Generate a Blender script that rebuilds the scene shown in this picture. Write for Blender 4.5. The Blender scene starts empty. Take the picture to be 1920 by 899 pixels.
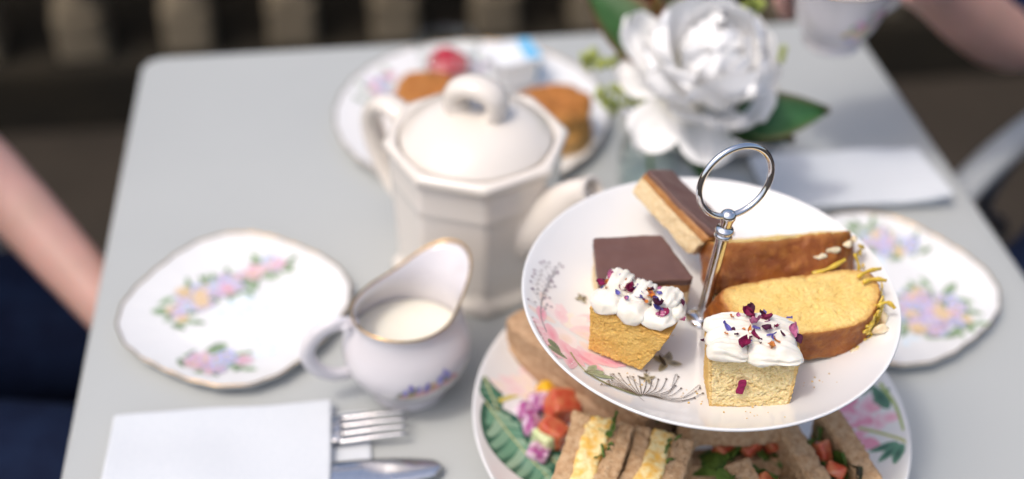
import bpy, math, random
from math import sin, cos, pi, radians, sqrt, atan2, hypot
from mathutils import Vector, Matrix, noise

scene = bpy.context.scene
COL = scene.collection

# ------------------------------------------------------------------ camera, sky, sun, exposure
# table top is z = 0, the paving is z = -0.74; x runs along the far table edge, y away from the camera
cam_d = bpy.data.cameras.new('camera')
cam = bpy.data.objects.new('camera', cam_d); COL.objects.link(cam)
fwd = Vector((0.10701, 0.76545, -0.63453)).normalized()
upv = Vector((0.07279, 0.63045, 0.77281)); rgt = fwd.cross(upv).normalized(); upv = rgt.cross(fwd)
m = Matrix((rgt, upv, -fwd)).transposed().to_4x4(); m.translation = (-0.142, -0.718, 0.6274)
cam.matrix_world = m
cam_d.sensor_width = 36; cam_d.lens = 42.94; cam_d.clip_start = 0.01; cam_d.clip_end = 200
cam_d.dof.use_dof = True; cam_d.dof.focus_distance = 0.664; cam_d.dof.aperture_fstop = 2.3
scene.camera = cam

SUN = Vector((-0.40, -0.18, 0.90)).normalized()       # towards the sun
world = bpy.data.worlds.new('World'); scene.world = world; world.use_nodes = True
wn = world.node_tree.nodes; bgn = wn['Background']
sky = wn.new('ShaderNodeTexSky'); sky.sky_type = 'NISHITA'; sky.sun_disc = False
sky.sun_elevation = math.asin(SUN.z); sky.sun_rotation = atan2(SUN.x, SUN.y)
sky.air_density = 1.0; sky.dust_density = 5.0; sky.ozone_density = 0.6
world.node_tree.links.new(sky.outputs[0], bgn.inputs[0]); bgn.inputs[1].default_value = 0.15
sl = bpy.data.lights.new('sun', 'SUN'); sl.energy = 0.85; sl.angle = radians(6); sl.color = (1.0, 0.96, 0.90)
so = bpy.data.objects.new('sun', sl); COL.objects.link(so); so.location = (-2, -1, 4)
so.rotation_euler = (-SUN).to_track_quat('-Z', 'Y').to_euler()
vs = scene.view_settings
vs.view_transform = 'Standard'; vs.look = 'None'; vs.gamma = 1; vs.exposure = 0.36; vs.use_curve_mapping = False
scene.cycles.use_denoising = True
scene.cycles.max_bounces = 10; scene.cycles.transparent_max_bounces = 12
scene.cycles.caustics_reflective = False; scene.cycles.caustics_refractive = False

# ------------------------------------------------------------------ materials
MATS = {}
def mat(name, col=(.8, .8, .8), rough=.5, metal=0, col2=None, ns=60, nlo=.35, nhi=.65, bump=0, bs=300, bd=.001,
        sss=0, sr=(1, .6, .35), ssc=.004, coat=0, trans=0, ior=1.45, attr=False, tl=0, pores=0, ps=400, spec=.5, det=4, stretch=None):
    mt = bpy.data.materials.new(name); mt.use_nodes = True; MATS[name] = mt
    nt = mt.node_tree; N = nt.nodes; Lk = nt.links; p = N['Principled BSDF']
    p.inputs['Roughness'].default_value = rough; p.inputs['Metallic'].default_value = metal
    p.inputs['IOR'].default_value = ior; p.inputs['Coat Weight'].default_value = coat; p.inputs['Coat Roughness'].default_value = .06
    p.inputs['Transmission Weight'].default_value = trans; p.inputs['Specular IOR Level'].default_value = spec
    if sss:
        p.inputs['Subsurface Weight'].default_value = sss; p.inputs['Subsurface Radius'].default_value = sr; p.inputs['Subsurface Scale'].default_value = ssc
    tc = N.new('ShaderNodeTexCoord'); src = tc.outputs['Object']
    if stretch:
        mp = N.new('ShaderNodeMapping'); mp.inputs['Scale'].default_value = stretch; Lk.new(src, mp.inputs[0]); src = mp.outputs[0]
    base = None
    if attr:
        a = N.new('ShaderNodeAttribute'); a.attribute_name = 'Col'; base = a.outputs['Color']
    if col2:
        n = N.new('ShaderNodeTexNoise'); n.inputs['Scale'].default_value = ns; n.inputs['Detail'].default_value = det; Lk.new(src, n.inputs['Vector'])
        r = N.new('ShaderNodeMapRange'); r.inputs[1].default_value = nlo; r.inputs[2].default_value = nhi; Lk.new(n.outputs['Fac'], r.inputs[0])
        mx = N.new('ShaderNodeMix'); mx.data_type = 'RGBA'; Lk.new(r.outputs[0], mx.inputs[0])
        mx.inputs[6].default_value = (*col, 1); mx.inputs[7].default_value = (*col2, 1)
        if attr:
            mm = N.new('ShaderNodeMix'); mm.data_type = 'RGBA'; mm.blend_type = 'MULTIPLY'; mm.inputs[0].default_value = 1
            Lk.new(base, mm.inputs[6]); Lk.new(mx.outputs[2], mm.inputs[7]); base = mm.outputs[2]
        else: base = mx.outputs[2]
    if base: Lk.new(base, p.inputs['Base Color'])
    else: p.inputs['Base Color'].default_value = (*col, 1)
    h = None
    if bump:
        n = N.new('ShaderNodeTexNoise'); n.inputs['Scale'].default_value = bs; n.inputs['Detail'].default_value = 5; Lk.new(src, n.inputs['Vector']); h = n.outputs['Fac']
        b = N.new('ShaderNodeBump'); b.inputs['Strength'].default_value = bump; b.inputs['Distance'].default_value = bd; Lk.new(h, b.inputs['Height']); last = b
        if pores:
            v = N.new('ShaderNodeTexVoronoi'); v.inputs['Scale'].default_value = ps; Lk.new(src, v.inputs['Vector'])
            r2 = N.new('ShaderNodeMapRange'); r2.inputs[1].default_value = .05; r2.inputs[2].default_value = .4; Lk.new(v.outputs['Distance'], r2.inputs[0])
            b2 = N.new('ShaderNodeBump'); b2.inputs['Strength'].default_value = pores; b2.inputs['Distance'].default_value = bd * 1.3
            Lk.new(r2.outputs[0], b2.inputs['Height']); Lk.new(b.outputs[0], b2.inputs['Normal']); last = b2
        Lk.new(last.outputs[0], p.inputs['Normal'])
    if tl:
        t = N.new('ShaderNodeBsdfTranslucent'); ms = N.new('ShaderNodeMixShader'); ms.inputs[0].default_value = tl
        if base: Lk.new(base, t.inputs[0])
        else: t.inputs[0].default_value = (*col, 1)
        out = [x for x in N if x.type == 'OUTPUT_MATERIAL'][0]
        Lk.new(p.outputs[0], ms.inputs[1]); Lk.new(t.outputs[0], ms.inputs[2]); Lk.new(ms.outputs[0], out.inputs[0])
    return mt

mat('table_paint', (.435, .452, .442), .42, col2=(.415, .432, .424), ns=5, bump=.05, bs=600, bd=.0004)
mat('china', (.77, .77, .765), .12, coat=.3, spec=.55, col2=(.755, .755, .75), ns=30)
mat('shaded_china', (.70, .672, .69), .12, coat=.3, col2=(.68, .65, .672), ns=30)  # white china darkened to lavender, carrying the shade on jug and cup
mat('cream_glaze', (.775, .72, .65), .10, coat=.5, col2=(.745, .685, .61), ns=14, nlo=.3, nhi=.7, bump=.05, bs=60, bd=.001)
mat('gold', (.80, .52, .22), .22, metal=1, col2=(.6, .36, .14), ns=120)
mat('chrome', (.80, .80, .81), .05, metal=1, col2=(.72, .72, .74), ns=80)
mat('steel', (.72, .72, .73), .13, metal=1, col2=(.66, .66, .68), ns=200)
mat('print', attr=True, rough=.25, coat=.3)
mat('sponge', attr=True, rough=.85, col=(1, 1, 1), col2=(.82, .74, .6), ns=900, nlo=.40, nhi=.72, bump=.5, bs=1700, bd=.0006, pores=.6, ps=900, sss=.25, stretch=(1, 1, 1.7), sr=(1, .6, .25), ssc=.003, spec=.15)
mat('loaf', attr=True, rough=.5, col=(1, 1, 1), col2=(.90, .82, .68), ns=800, nlo=.36, nhi=.66, bump=.5, bs=1200, bd=.0007, pores=.5, ps=600, sss=.2, ssc=.003, spec=.5, coat=.12)
mat('icing', (.82, .785, .70), .42, col2=(.79, .75, .65), ns=90, bump=.12, bs=260, bd=.0006, sss=.4, sr=(1, .8, .55), ssc=.004, spec=.3)
mat('glaze_sugar', (.66, .50, .28), .12, coat=.6, col2=(.80, .70, .50), ns=200, sss=.4, ssc=.003)
mat('petal_dry', attr=True, rough=.7, tl=.2, col=(1, 1, 1), col2=(.6, .55, .6), ns=700)
mat('shortbread', (.68, .50, .28), .85, col2=(.76, .61, .38), ns=420, bump=.5, bs=1100, bd=.0007, pores=.4, ps=700, sss=.15, ssc=.003, spec=.15)
mat('caramel', (.36, .15, .04), .32, col2=(.46, .22, .07), ns=180, bump=.3, bs=500, bd=.0006, sss=.2, ssc=.003)
mat('chocolate', (.135, .066, .050), .34, col2=(.155, .080, .062), ns=60, bump=.10, bs=140, bd=.0008)
mat('peel', (.74, .54, .08), .2, col2=(.60, .40, .04), ns=300, coat=.4, sss=.3, sr=(1, .7, .1), ssc=.002)
mat('bread', (.43, .255, .13), .9, col2=(.60, .42, .26), ns=330, nlo=.3, nhi=.68, bump=.7, bs=700, bd=.0014, pores=.5, ps=420, spec=.1)
mat('bread_soft', (.40, .245, .14), .85, col2=(.52, .35, .22), ns=260, bump=.6, bs=500, bd=.0014, spec=.12)
mat('egg', (.78, .46, .09), .5, col2=(.82, .68, .36), ns=210, nlo=.38, nhi=.6, bump=.5, bs=300, bd=.002, sss=.2, ssc=.003)
mat('green_leaf', (.055, .13, .018), .45, col2=(.14, .24, .045), ns=160, tl=.25)
mat('dark_salad', (.03, .012, .02), .4, col2=(.05, .06, .02), ns=120, tl=.15)
mat('tomato', (.50, .07, .035), .2, col2=(.58, .20, .09), ns=140, sss=.3, ssc=.004)
mat('onion', (.36, .08, .26), .25, col2=(.72, .52, .66), ns=140, nlo=.42, nhi=.58, sss=.3, ssc=.003)
mat('cucumber', (.58, .66, .34), .25, col2=(.66, .70, .45), ns=200, sss=.3, ssc=.003)
mat('cucumber_skin', (.08, .20, .03), .3, col2=(.13, .28, .06), ns=200)
mat('pepper', (.75, .46, .02), .2, col2=(.68, .36, .02), ns=140, sss=.2, ssc=.003)
mat('scone', attr=True, rough=.8, col=(1, 1, 1), col2=(.78, .70, .6), ns=150, nlo=.35, nhi=.65, bump=.6, bs=300, bd=.0018, spec=.2)
mat('jam', (.55, .008, .03), .12, col2=(.38, .005, .02), ns=180, coat=.5, bump=.3, bs=220, bd=.002, sss=.2, ssc=.004)
def clear(name, tint, ior):
    mt = bpy.data.materials.new(name); mt.use_nodes = True; MATS[name] = mt; nt = mt.node_tree; N = nt.nodes; Lk = nt.links
    for x in list(N):
        if x.type == 'BSDF_PRINCIPLED': N.remove(x)
    out = [x for x in N if x.type == 'OUTPUT_MATERIAL'][0]
    tr = N.new('ShaderNodeBsdfTransparent'); gl = N.new('ShaderNodeBsdfGlossy'); gl.inputs['Roughness'].default_value = .02; ms = N.new('ShaderNodeMixShader')
    lw = N.new('ShaderNodeLayerWeight'); lw.inputs['Blend'].default_value = .5; fr = N.new('ShaderNodeMath'); fr.operation = 'MULTIPLY_ADD'; pw = N.new('ShaderNodeMath'); pw.operation = 'POWER'; pw.inputs[1].default_value = 3.0; Lk.new(lw.outputs['Facing'], pw.inputs[0]); Lk.new(pw.outputs[0], fr.inputs[0]); fr.inputs[1].default_value = .55 * (ior - 1) / .5; fr.inputs[2].default_value = .03; nz = N.new('ShaderNodeTexNoise'); nz.inputs['Scale'].default_value = 12
    mx = N.new('ShaderNodeMix'); mx.data_type = 'RGBA'; mx.inputs[6].default_value = (*tint, 1); mx.inputs[7].default_value = (tint[0] * .97, tint[1], tint[2] * .99, 1)
    Lk.new(nz.outputs['Fac'], mx.inputs[0]); Lk.new(mx.outputs[2], tr.inputs[0]); Lk.new(fr.outputs[0], ms.inputs[0]); Lk.new(tr.outputs[0], ms.inputs[1]); Lk.new(gl.outputs[0], ms.inputs[2]); Lk.new(ms.outputs[0], out.inputs[0])
clear('glass', (.985, .992, .99), 1.55); clear('water', (.99, .995, .992), 1.1)
mat('milk', (.83, .80, .70), .25, col2=(.81, .78, .67), ns=25, sss=.4, sr=(1, .9, .7), ssc=.004)
mat('white_plastic', (.78, .80, .82), .35, col2=(.74, .77, .80), ns=60)
mat('blue_print', (.08, .42, .72), .35, col2=(.25, .55, .78), ns=160)
mat('peony_petal', attr=True, rough=.6, col=(1, 1, 1), col2=(.97, .965, .96), ns=140, tl=.12, bump=.08, bs=260, bd=.0006, spec=.15, stretch=(3, 3, 1))
mat('leaf', attr=True, rough=.42, col=(1, 1, 1), col2=(.72, .8, .7), ns=110, tl=.22, bump=.25, bs=160, bd=.0008)
mat('bud', (.42, .50, .08), .55, col2=(.56, .60, .20), ns=300, tl=.2)
mat('stem', (.11, .20, .04), .5, col2=(.16, .24, .06), ns=120)
mat('napkin', (.64, .665, .69), .9, col2=(.605, .635, .665), ns=500, bump=.35, bs=900, bd=.0005, spec=.15)
mat('skin', (.48, .29, .235), .5, col2=(.56, .32, .27), ns=22, bump=.1, bs=500, bd=.0004, sss=.25, sr=(1, .35, .2), ssc=.006)
mat('nail', (.66, .42, .38), .3, col2=(.62, .38, .34), ns=60)
mat('navy_cloth', (.004, .008, .028), .85, col2=(.007, .015, .044), ns=30, bump=.4, bs=60, bd=.006, spec=.2)
mat('hair', (.035, .02, .012), .5, col2=(.07, .04, .02), ns=90, stretch=(4, 4, .6), bump=.5, bs=200, bd=.003)
mat('eye', (.75, .73, .70), .15, col2=(.72, .70, .68), ns=60)
mat('iris', (.05, .03, .02), .15, col2=(.09, .05, .03), ns=300)
mat('lips', (.42, .16, .14), .4, col2=(.38, .13, .12), ns=120)
mat('chair_paint', (.46, .48, .485), .4, col2=(.42, .44, .445), ns=30, bump=.1, bs=300, bd=.0004)
mat('dark_iron', (.035, .04, .05), .45, col2=(.05, .055, .065), ns=60, bump=.2, bs=300, bd=.0006)
mat('paving', (.040, .030, .021), .9, col2=(.025, .019, .013), ns=3.5, nlo=.3, nhi=.7, bump=.5, bs=60, bd=.004)  # base colour darkened to hold the background's shade, nothing overhead casts it
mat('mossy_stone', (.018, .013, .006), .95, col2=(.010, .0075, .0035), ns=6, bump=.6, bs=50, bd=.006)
mat('pale_stone', (.26, .21, .14), .9, col2=(.14, .11, .07), ns=9, nlo=.3, nhi=.7, bump=.5, bs=60, bd=.005)
mat('hedge_leaf', (.022, .035, .010), .6, col2=(.045, .065, .018), ns=8, tl=.15)
mat('soil', (.022, .016, .010), .95, col2=(.035, .025, .015), ns=12, bump=.6, bs=30, bd=.01)

# ------------------------------------------------------------------ helpers
def link(o, parent=None):
    COL.objects.link(o)
    if parent: o.parent = parent
    return o
def tag(o, label=None, cat=None, group=None, kind=None):
    if label: o['label'] = label
    if cat: o['category'] = cat
    if group: o['group'] = group
    if kind: o['kind'] = kind
    return o
def thing(name, label, cat, loc=(0, 0, 0), rz=0, group=None, mtx=None):
    o = bpy.data.objects.new(name, None); o.empty_display_size = .02; COL.objects.link(o)
    if mtx is not None: o.matrix_world = mtx
    else: o.location = loc; o.rotation_euler = (0, 0, rz)
    return tag(o, label, cat, group)
def obj(name, vf, mt, parent=None, smooth=True, cols=None, loc=None, rot=None):
    v, f = vf
    me = bpy.data.meshes.new(name); me.from_pydata([tuple(p) for p in v], [], f); me.update()
    if smooth: me.polygons.foreach_set('use_smooth', [True] * len(me.polygons))
    if cols:
        a = me.color_attributes.new('Col', 'FLOAT_COLOR', 'POINT')
        a.data.foreach_set('color', [c for k in cols for c in (k[0], k[1], k[2], 1.0)])
    me.materials.append(MATS[mt])
    o = bpy.data.objects.new(name, me); link(o, parent)
    if loc: o.location = loc
    if rot: o.rotation_euler = rot
    return o
def inst(src, parent, loc, rot=(0, 0, 0), sc=(1, 1, 1), name=None):
    o = src.copy(); o.parent = parent; COL.objects.link(o); o.location = loc; o.rotation_euler = rot; o.scale = sc
    return o
def join(parts):
    V, F = [], []
    for v, f in parts:
        b = len(V); V += list(v); F += [tuple(i + b for i in q) for q in f]
    return V, F
def xf(vf, mtx): return [mtx @ Vector(p) for p in vf[0]], vf[1]
def lathe(prof, n=64, fn=None, cap0=False, cap1=False):
    V, F = [], []
    for (r, z) in prof:
        for k in range(n):
            a = 2 * pi * k / n
            p = (r * cos(a), r * sin(a), z)
            V.append(fn(a, r, z) if fn else p)
    for i in range(len(prof) - 1):
        for k in range(n):
            k2 = (k + 1) % n
            F.append((i * n + k, i * n + k2, (i + 1) * n + k2, (i + 1) * n + k))
    if cap0: F.append(tuple(range(n - 1, -1, -1)))
    if cap1: F.append(tuple((len(prof) - 1) * n + k for k in range(n)))
    return V, F
def tube(pts, rad, n=12, closed=False, sq=(1, 1), up=None):
    pts = [Vector(p) for p in pts]; K = len(pts)
    R = rad if isinstance(rad, (list, tuple)) else [rad] * K
    V, F = [], []; prev = Vector(up) if up else None
    for i in range(K):
        t = (pts[(i + 1) % K] - pts[i - 1]) if closed else (pts[min(i + 1, K - 1)] - pts[max(i - 1, 0)])
        t.normalize()
        if prev is None: prev = Vector((0, 0, 1)) if abs(t.z) < .9 else Vector((1, 0, 0))
        a = prev - t * prev.dot(t); a.normalize(); b = t.cross(a); prev = a
        for k in range(n):
            q = 2 * pi * k / n
            V.append(pts[i] + (a * cos(q) * sq[0] + b * sin(q) * sq[1]) * R[i])
    for i in range(K if closed else K - 1):
        j = (i + 1) % K
        for k in range(n):
            k2 = (k + 1) % n; F.append((i * n + k, i * n + k2, j * n + k2, j * n + k))
    if not closed:
        F.append(tuple(range(n - 1, -1, -1))); F.append(tuple((K - 1) * n + k for k in range(n)))
    return V, F
def spline(P, n=8):
    P = [Vector(p) for p in P]; out = []
    for i in range(len(P) - 1):
        p0, p1, p2, p3 = P[max(i - 1, 0)], P[i], P[i + 1], P[min(i + 2, len(P) - 1)]
        for k in range(n):
            t = k / n
            out.append(.5 * ((2 * p1) + (p2 - p0) * t + (2 * p0 - 5 * p1 + 4 * p2 - p3) * t * t + (3 * p1 - p0 - 3 * p2 + p3) * t ** 3))
    out.append(P[-1]); return out
def dispn(p, ds, seed=0):
    d = Vector((0, 0, 0))
    for sc, am in ds: d += noise.noise_vector(p * sc + Vector((seed * 3.7, seed * 1.3, seed))) * am
    return d
def hexa(c, n=(12, 12, 12), rho=.12, ds=(), seed=0, colfn=None, pit=None):
    """rounded, roughened block through eight corners c[ix][iy][iz]"""
    c = [[[Vector(c[i][j][k]) for k in (0, 1)] for j in (0, 1)] for i in (0, 1)]
    idx, V, F, cols = {}, [], [], []
    def prm(i, nn):
        t = -cos(pi * i / nn); return .5 * t + .5 * (2 * i / nn - 1)
    def vert(i, j, k):
        if (i, j, k) in idx: return idx[(i, j, k)]
        p = Vector((prm(i, n[0]), prm(j, n[1]), prm(k, n[2])))
        q = Vector([max(-(1 - rho), min(1 - rho, a)) for a in p]); d = p - q
        if d.length > 1e-9: p2 = q + d * (rho / max(d.length, rho))
        else: p2 = p
        u, v, w = [(a + 1) / 2 for a in p2]
        x = Vector((0, 0, 0))
        for a, wa in ((0, 1 - u), (1, u)):
            for b, wb in ((0, 1 - v), (1, v)):
                for e, we in ((0, 1 - w), (1, w)): x += c[a][b][e] * (wa * wb * we)
        if ds: x = x + dispn(x, ds, seed)
        if pit: x = x + pit(x)
        idx[(i, j, k)] = len(V); V.append(x)
        if colfn: cols.append(colfn(u, v, w, x))
        return idx[(i, j, k)]
    nx, ny, nz = n
    for a in range(nx):
        for b in range(ny):
            F.append((vert(a, b, 0), vert(a, b + 1, 0), vert(a + 1, b + 1, 0), vert(a + 1, b, 0)))
            F.append((vert(a, b, nz), vert(a + 1, b, nz), vert(a + 1, b + 1, nz), vert(a, b + 1, nz)))
        for b in range(nz):
            F.append((vert(a, 0, b), vert(a + 1, 0, b), vert(a + 1, 0, b + 1), vert(a, 0, b + 1)))
            F.append((vert(a, ny, b), vert(a, ny, b + 1), vert(a + 1, ny, b + 1), vert(a + 1, ny, b)))
    for a in range(ny):
        for b in range(nz):
            F.append((vert(0, a, b), vert(0, a, b + 1), vert(0, a + 1, b + 1), vert(0, a + 1, b)))
            F.append((vert(nx, a, b), vert(nx, a + 1, b), vert(nx, a + 1, b + 1), vert(nx, a, b + 1)))
    return (V, F, cols) if colfn else (V, F)
def box(x0, x1, y0, y1, z0, z1): return [[[(x, y, z) for z in (z0, z1)] for y in (y0, y1)] for x in (x0, x1)]
def slab(outline, th, bot=1.0, rings=10, rows=8, ds=(), seed=0, colfn=None, dome=0):
    """flat-lying slice with a closed outline; cut faces at z=0 and z=th"""
    n = len(outline); cx = sum(p[0] for p in outline) / n; cy = sum(p[1] for p in outline) / n
    V, F, cols = [], [], []
    def add(x, y, z, e, top):
        p = Vector((x, y, z)); p += dispn(p, ds, seed)
        if e > .02 and z > th * .5: p.z -= max(0, noise.noise(p * 420 + Vector((seed, 0, 0))) - .34) * .0045
        V.append(p); cols.append(colfn(e, z / th, p) if colfn else (1, 1, 1))
    rws = []
    def ring(s, z, e):
        k = bot + (1 - bot) * z / th; b = len(V)
        for (x, y) in outline: add(cx + (x - cx) * s * k, cy + (y - cy) * s * k, z, e, 0)
        rws.append(b)
    ss = [(i + 1) / rings for i in range(rings)]
    for s in ss[:-1]: ring(s, 0, 1 - s)
    for j in range(rows + 1):
        t = j / rows; ring(1 - .02 * (abs(2 * t - 1) ** 6), th * t, 0 if 0 < j < rows else .0)
    for s in reversed(ss[:-1]): ring(s, th + dome * (1 - s), 1 - s)
    for a, b in zip(rws[:-1], rws[1:]):
        for k in range(n): F.append((a + k, a + (k + 1) % n, b + (k + 1) % n, b + k))
    F.append(tuple(range(rws[0] + n - 1, rws[0] - 1, -1))); F.append(tuple(range(rws[-1], rws[-1] + n)))
    return V, F, cols
def smooth_outline(P, n=6):
    P = [Vector((p[0], p[1], 0)) for p in P]; K = len(P); out = []
    for i in range(K):
        p0, p1, p2, p3 = P[i - 1], P[i], P[(i + 1) % K], P[(i + 2) % K]
        for k in range(n):
            t = k / n
            q = .5 * ((2 * p1) + (p2 - p0) * t + (2 * p0 - 5 * p1 + 4 * p2 - p3) * t * t + (3 * p1 - p0 - 3 * p2 + p3) * t ** 3)
            out.append((q.x, q.y))
    return out
def basis(o, ex, ey, ez):
    mm = Matrix((Vector(ex).normalized(), Vector(ey).normalized(), Vector(ez).normalized())).transposed().to_4x4(); mm.translation = o; return mm
def ellipsoid(rx, ry, rz, nu=16, nv=10, ds=(), seed=0):
    V, F = [], []
    for j in range(nv + 1):
        t = pi * j / nv
        for k in range(nu):
            a = 2 * pi * k / nu; p = Vector((rx * sin(t) * cos(a), ry * sin(t) * sin(a), -rz * cos(t))); p += dispn(p, ds, seed); V.append(p)
    for j in range(nv):
        for k in range(nu): F.append((j * nu + k, j * nu + (k + 1) % nu, (j + 1) * nu + (k + 1) % nu, (j + 1) * nu + k))
    return V, F
def blade(L, W, bend=.3, cup=.2, nu=6, nv=8, tip=1.0, ruffle=0, seed=0, base=.25, rnd_tip=False):
    """leaf or petal: grows along +x from the origin, arches up (+z); returns verts, faces and (u,v) of each vertex"""
    V, F, UV = [], [], []
    for j in range(nv + 1):
        v = j / nv
        w = W * (base * (1 - v) + sin(pi * min(1, v * .98 + .02) ** tip) ** .8)
        if rnd_tip: w = W * (.22 + .78 * sin(pi / 2 * min(1, v * 1.45)) ** 1.1) * (1 - max(0, (v - .5) / .5) ** 3.2) ** .5
        w = max(w, W * .03)
        a = bend * v
        x = L * (sin(a) / bend if abs(bend) > 1e-3 else v); z = L * ((1 - cos(a)) / bend if abs(bend) > 1e-3 else 0)
        for i in range(-nu, nu + 1):
            u = i / nu
            zz = z + cup * W * u * u
            xx = x
            if ruffle:
                g = noise.noise(Vector((u * 2.2 + seed * 5.1, v * 2.5, seed * 1.7)))
                zz += ruffle * g * v * v; xx += ruffle * .5 * noise.noise(Vector((u * 3 + seed, 7.7, seed))) * v ** 3
            V.append(Vector((xx, u * w * .5, zz))); UV.append((u, v))
    n = 2 * nu + 1
    for j in range(nv):
        for i in range(n - 1): F.append((j * n + i, j * n + i + 1, (j + 1) * n + i + 1, (j + 1) * n + i))
    return V, F, UV
def mixc(a, b, t): return tuple(a[i] + (b[i] - a[i]) * t for i in range(3))

class Print:
    """transfer print fired on china: thin coloured shapes laid on a surface"""
    def __init__(s, mp): s.mp = mp; s.V = []; s.F = []; s.C = []; s.k = 0
    def poly(s, pts, c0, c1=None, rings=3):
        s.k += 1; off = .00015 + s.k * 5e-6; c1 = c1 or c0; n = len(pts)
        cx = sum(p[0] for p in pts) / n; cy = sum(p[1] for p in pts) / n; b = len(s.V)
        s.V.append(s.mp(cx, cy, off)); s.C.append(c0)
        for r in range(1, rings + 1):
            t = r / rings
            for p in pts: s.V.append(s.mp(cx + (p[0] - cx) * t, cy + (p[1] - cy) * t, off)); s.C.append(mixc(c0, c1, t))
        for k in range(n): s.F.append((b, b + 1 + k, b + 1 + (k + 1) % n))
        for r in range(rings - 1):
            o = b + 1 + r * n
            for k in range(n): s.F.append((o + k, o + n + k, o + n + (k + 1) % n, o + (k + 1) % n))
    def petal(s, x, y, ang, L, W, c0, c1=None, pt=.5):
        pts = []; big = L > .03; np_ = 40 if big else 14
        for k in range(np_):
            q = 2 * pi * k / np_; u = .5 - .5 * cos(q); w = sin(q) * W * .5 * (sin(pi * u ** pt) * .5 + .5)
            lx, ly = u * L, w
            pts.append((x + lx * cos(ang) - ly * sin(ang), y + lx * sin(ang) + ly * cos(ang)))
        s.poly(pts, c0, c1, 16 if big else 4)
    def stroke(s, pts, w, c):
        s.k += 1; off = .00015 + s.k * 5e-6; P = spline([(p[0], p[1], 0) for p in pts], 7); b = len(s.V)
        for i, p in enumerate(P):
            t = P[min(i + 1, len(P) - 1)] - P[max(i - 1, 0)]; t.normalize(); nx, ny = -t.y, t.x; ww = w * (1 - .4 * i / len(P)) / 2
            for sg in (-1, 1): s.V.append(s.mp(p.x + nx * ww * sg, p.y + ny * ww * sg, off)); s.C.append(c)
        for i in range(len(P) - 1): s.F.append((b + 2 * i, b + 2 * i + 2, b + 2 * i + 3, b + 2 * i + 1))
    def flower(s, x, y, r, c0, c1, rnd, n=5):
        a0 = rnd.random() * 6
        for k in range(n):
            s.petal(x, y, a0 + 2 * pi * k / n + rnd.uniform(-.2, .2), r * rnd.uniform(.8, 1.1), r * .95, c0, c1)
        s.dot(x, y, r * .22, (.6, .42, .05))
    def dot(s, x, y, r, c): s.poly([(x + r * cos(q * pi / 4), y + r * sin(q * pi / 4)) for q in range(8)], c, None, 1)
    def bouquet(s, cx, cy, rx, ry, ang, n, seed, sz=1):
        rnd = random.Random(seed)
        pal = [((.55, .16, .34), (.72, .42, .56)), ((.24, .26, .60), (.45, .48, .74)), ((.36, .22, .48), (.56, .42, .64)), ((.62, .36, .12), (.74, .54, .32)), ((.60, .28, .40), (.76, .50, .58)), ((.26, .36, .62), (.5, .58, .76)), ((.38, .30, .56), (.58, .50, .70))]
        def at():
            while 1:
                u, v = rnd.uniform(-1, 1), rnd.uniform(-1, 1)
                if u * u + v * v < 1: break
            u *= rx; v *= ry; return cx + u * cos(ang) - v * sin(ang), cy + u * sin(ang) + v * cos(ang)
        for k in range(int(n * 1.3)):
            x, y = at(); g = rnd.uniform(.7, 1.2)
            s.petal(x + (x - cx) * .25, y + (y - cy) * .25, rnd.uniform(0, 6.3), .011 * sz, .0045 * sz, (.16 * g, .26 * g, .13 * g), (.32 * g, .42 * g, .26 * g))
        for k in range(n):
            x, y = at(); c = rnd.choice(pal); c = (mixc(c[0], (.8, .8, .8), .14), mixc(c[1], (.8, .8, .8), .28)); s.flower(x, y, rnd.uniform(.0035, .0062) * sz, c[0], c[1], rnd)
    def build(s, parent, name='floral_print'): return obj(name, (s.V, s.F), 'print', parent, True, s.C)

def skin(name, chains, mt, parent, sub=2):
    """continuous limb surface grown over a skeleton; chains: lists of (xyz, radius); shared points merge"""
    V, R, E, idx = [], [], [], {}
    for ch in chains:
        prev = None
        for p, r in ch:
            key = tuple(round(a, 4) for a in p)
            if key not in idx: idx[key] = len(V); V.append(Vector(p)); R.append(r)
            i = idx[key]
            if prev is not None and prev != i: E.append((prev, i))
            prev = i
    me = bpy.data.meshes.new(name); me.from_pydata(V, E, []); me.update()
    o = bpy.data.objects.new(name, me); COL.objects.link(o)
    sk = o.modifiers.new('skin', 'SKIN'); sk.use_smooth_shade = True
    if not me.skin_vertices: me.skin_vertices_ensure() if hasattr(me, 'skin_vertices_ensure') else None
    if not me.skin_vertices:
        bpy.context.view_layer.objects.active = o; o.select_set(True); bpy.ops.mesh.customdata_skin_add(); o.select_set(False)
    for i, r in enumerate(R):
        rr = r if isinstance(r, (tuple, list)) else (r, r)
        me.skin_vertices[0].data[i].radius = rr; me.skin_vertices[0].data[i].use_root = (i == 0)
    ss = o.modifiers.new('sub', 'SUBSURF'); ss.levels = sub; ss.render_levels = sub
    dg = bpy.context.evaluated_depsgraph_get(); dg.update()
    m2 = bpy.data.meshes.new_from_object(o.evaluated_get(dg)); m2.name = name
    bpy.data.objects.remove(o)
    m2.materials.clear(); m2.materials.append(MATS[mt]); m2.polygons.foreach_set('use_smooth', [True] * len(m2.polygons))
    o2 = bpy.data.objects.new(name, m2); link(o2, parent); return o2

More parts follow.
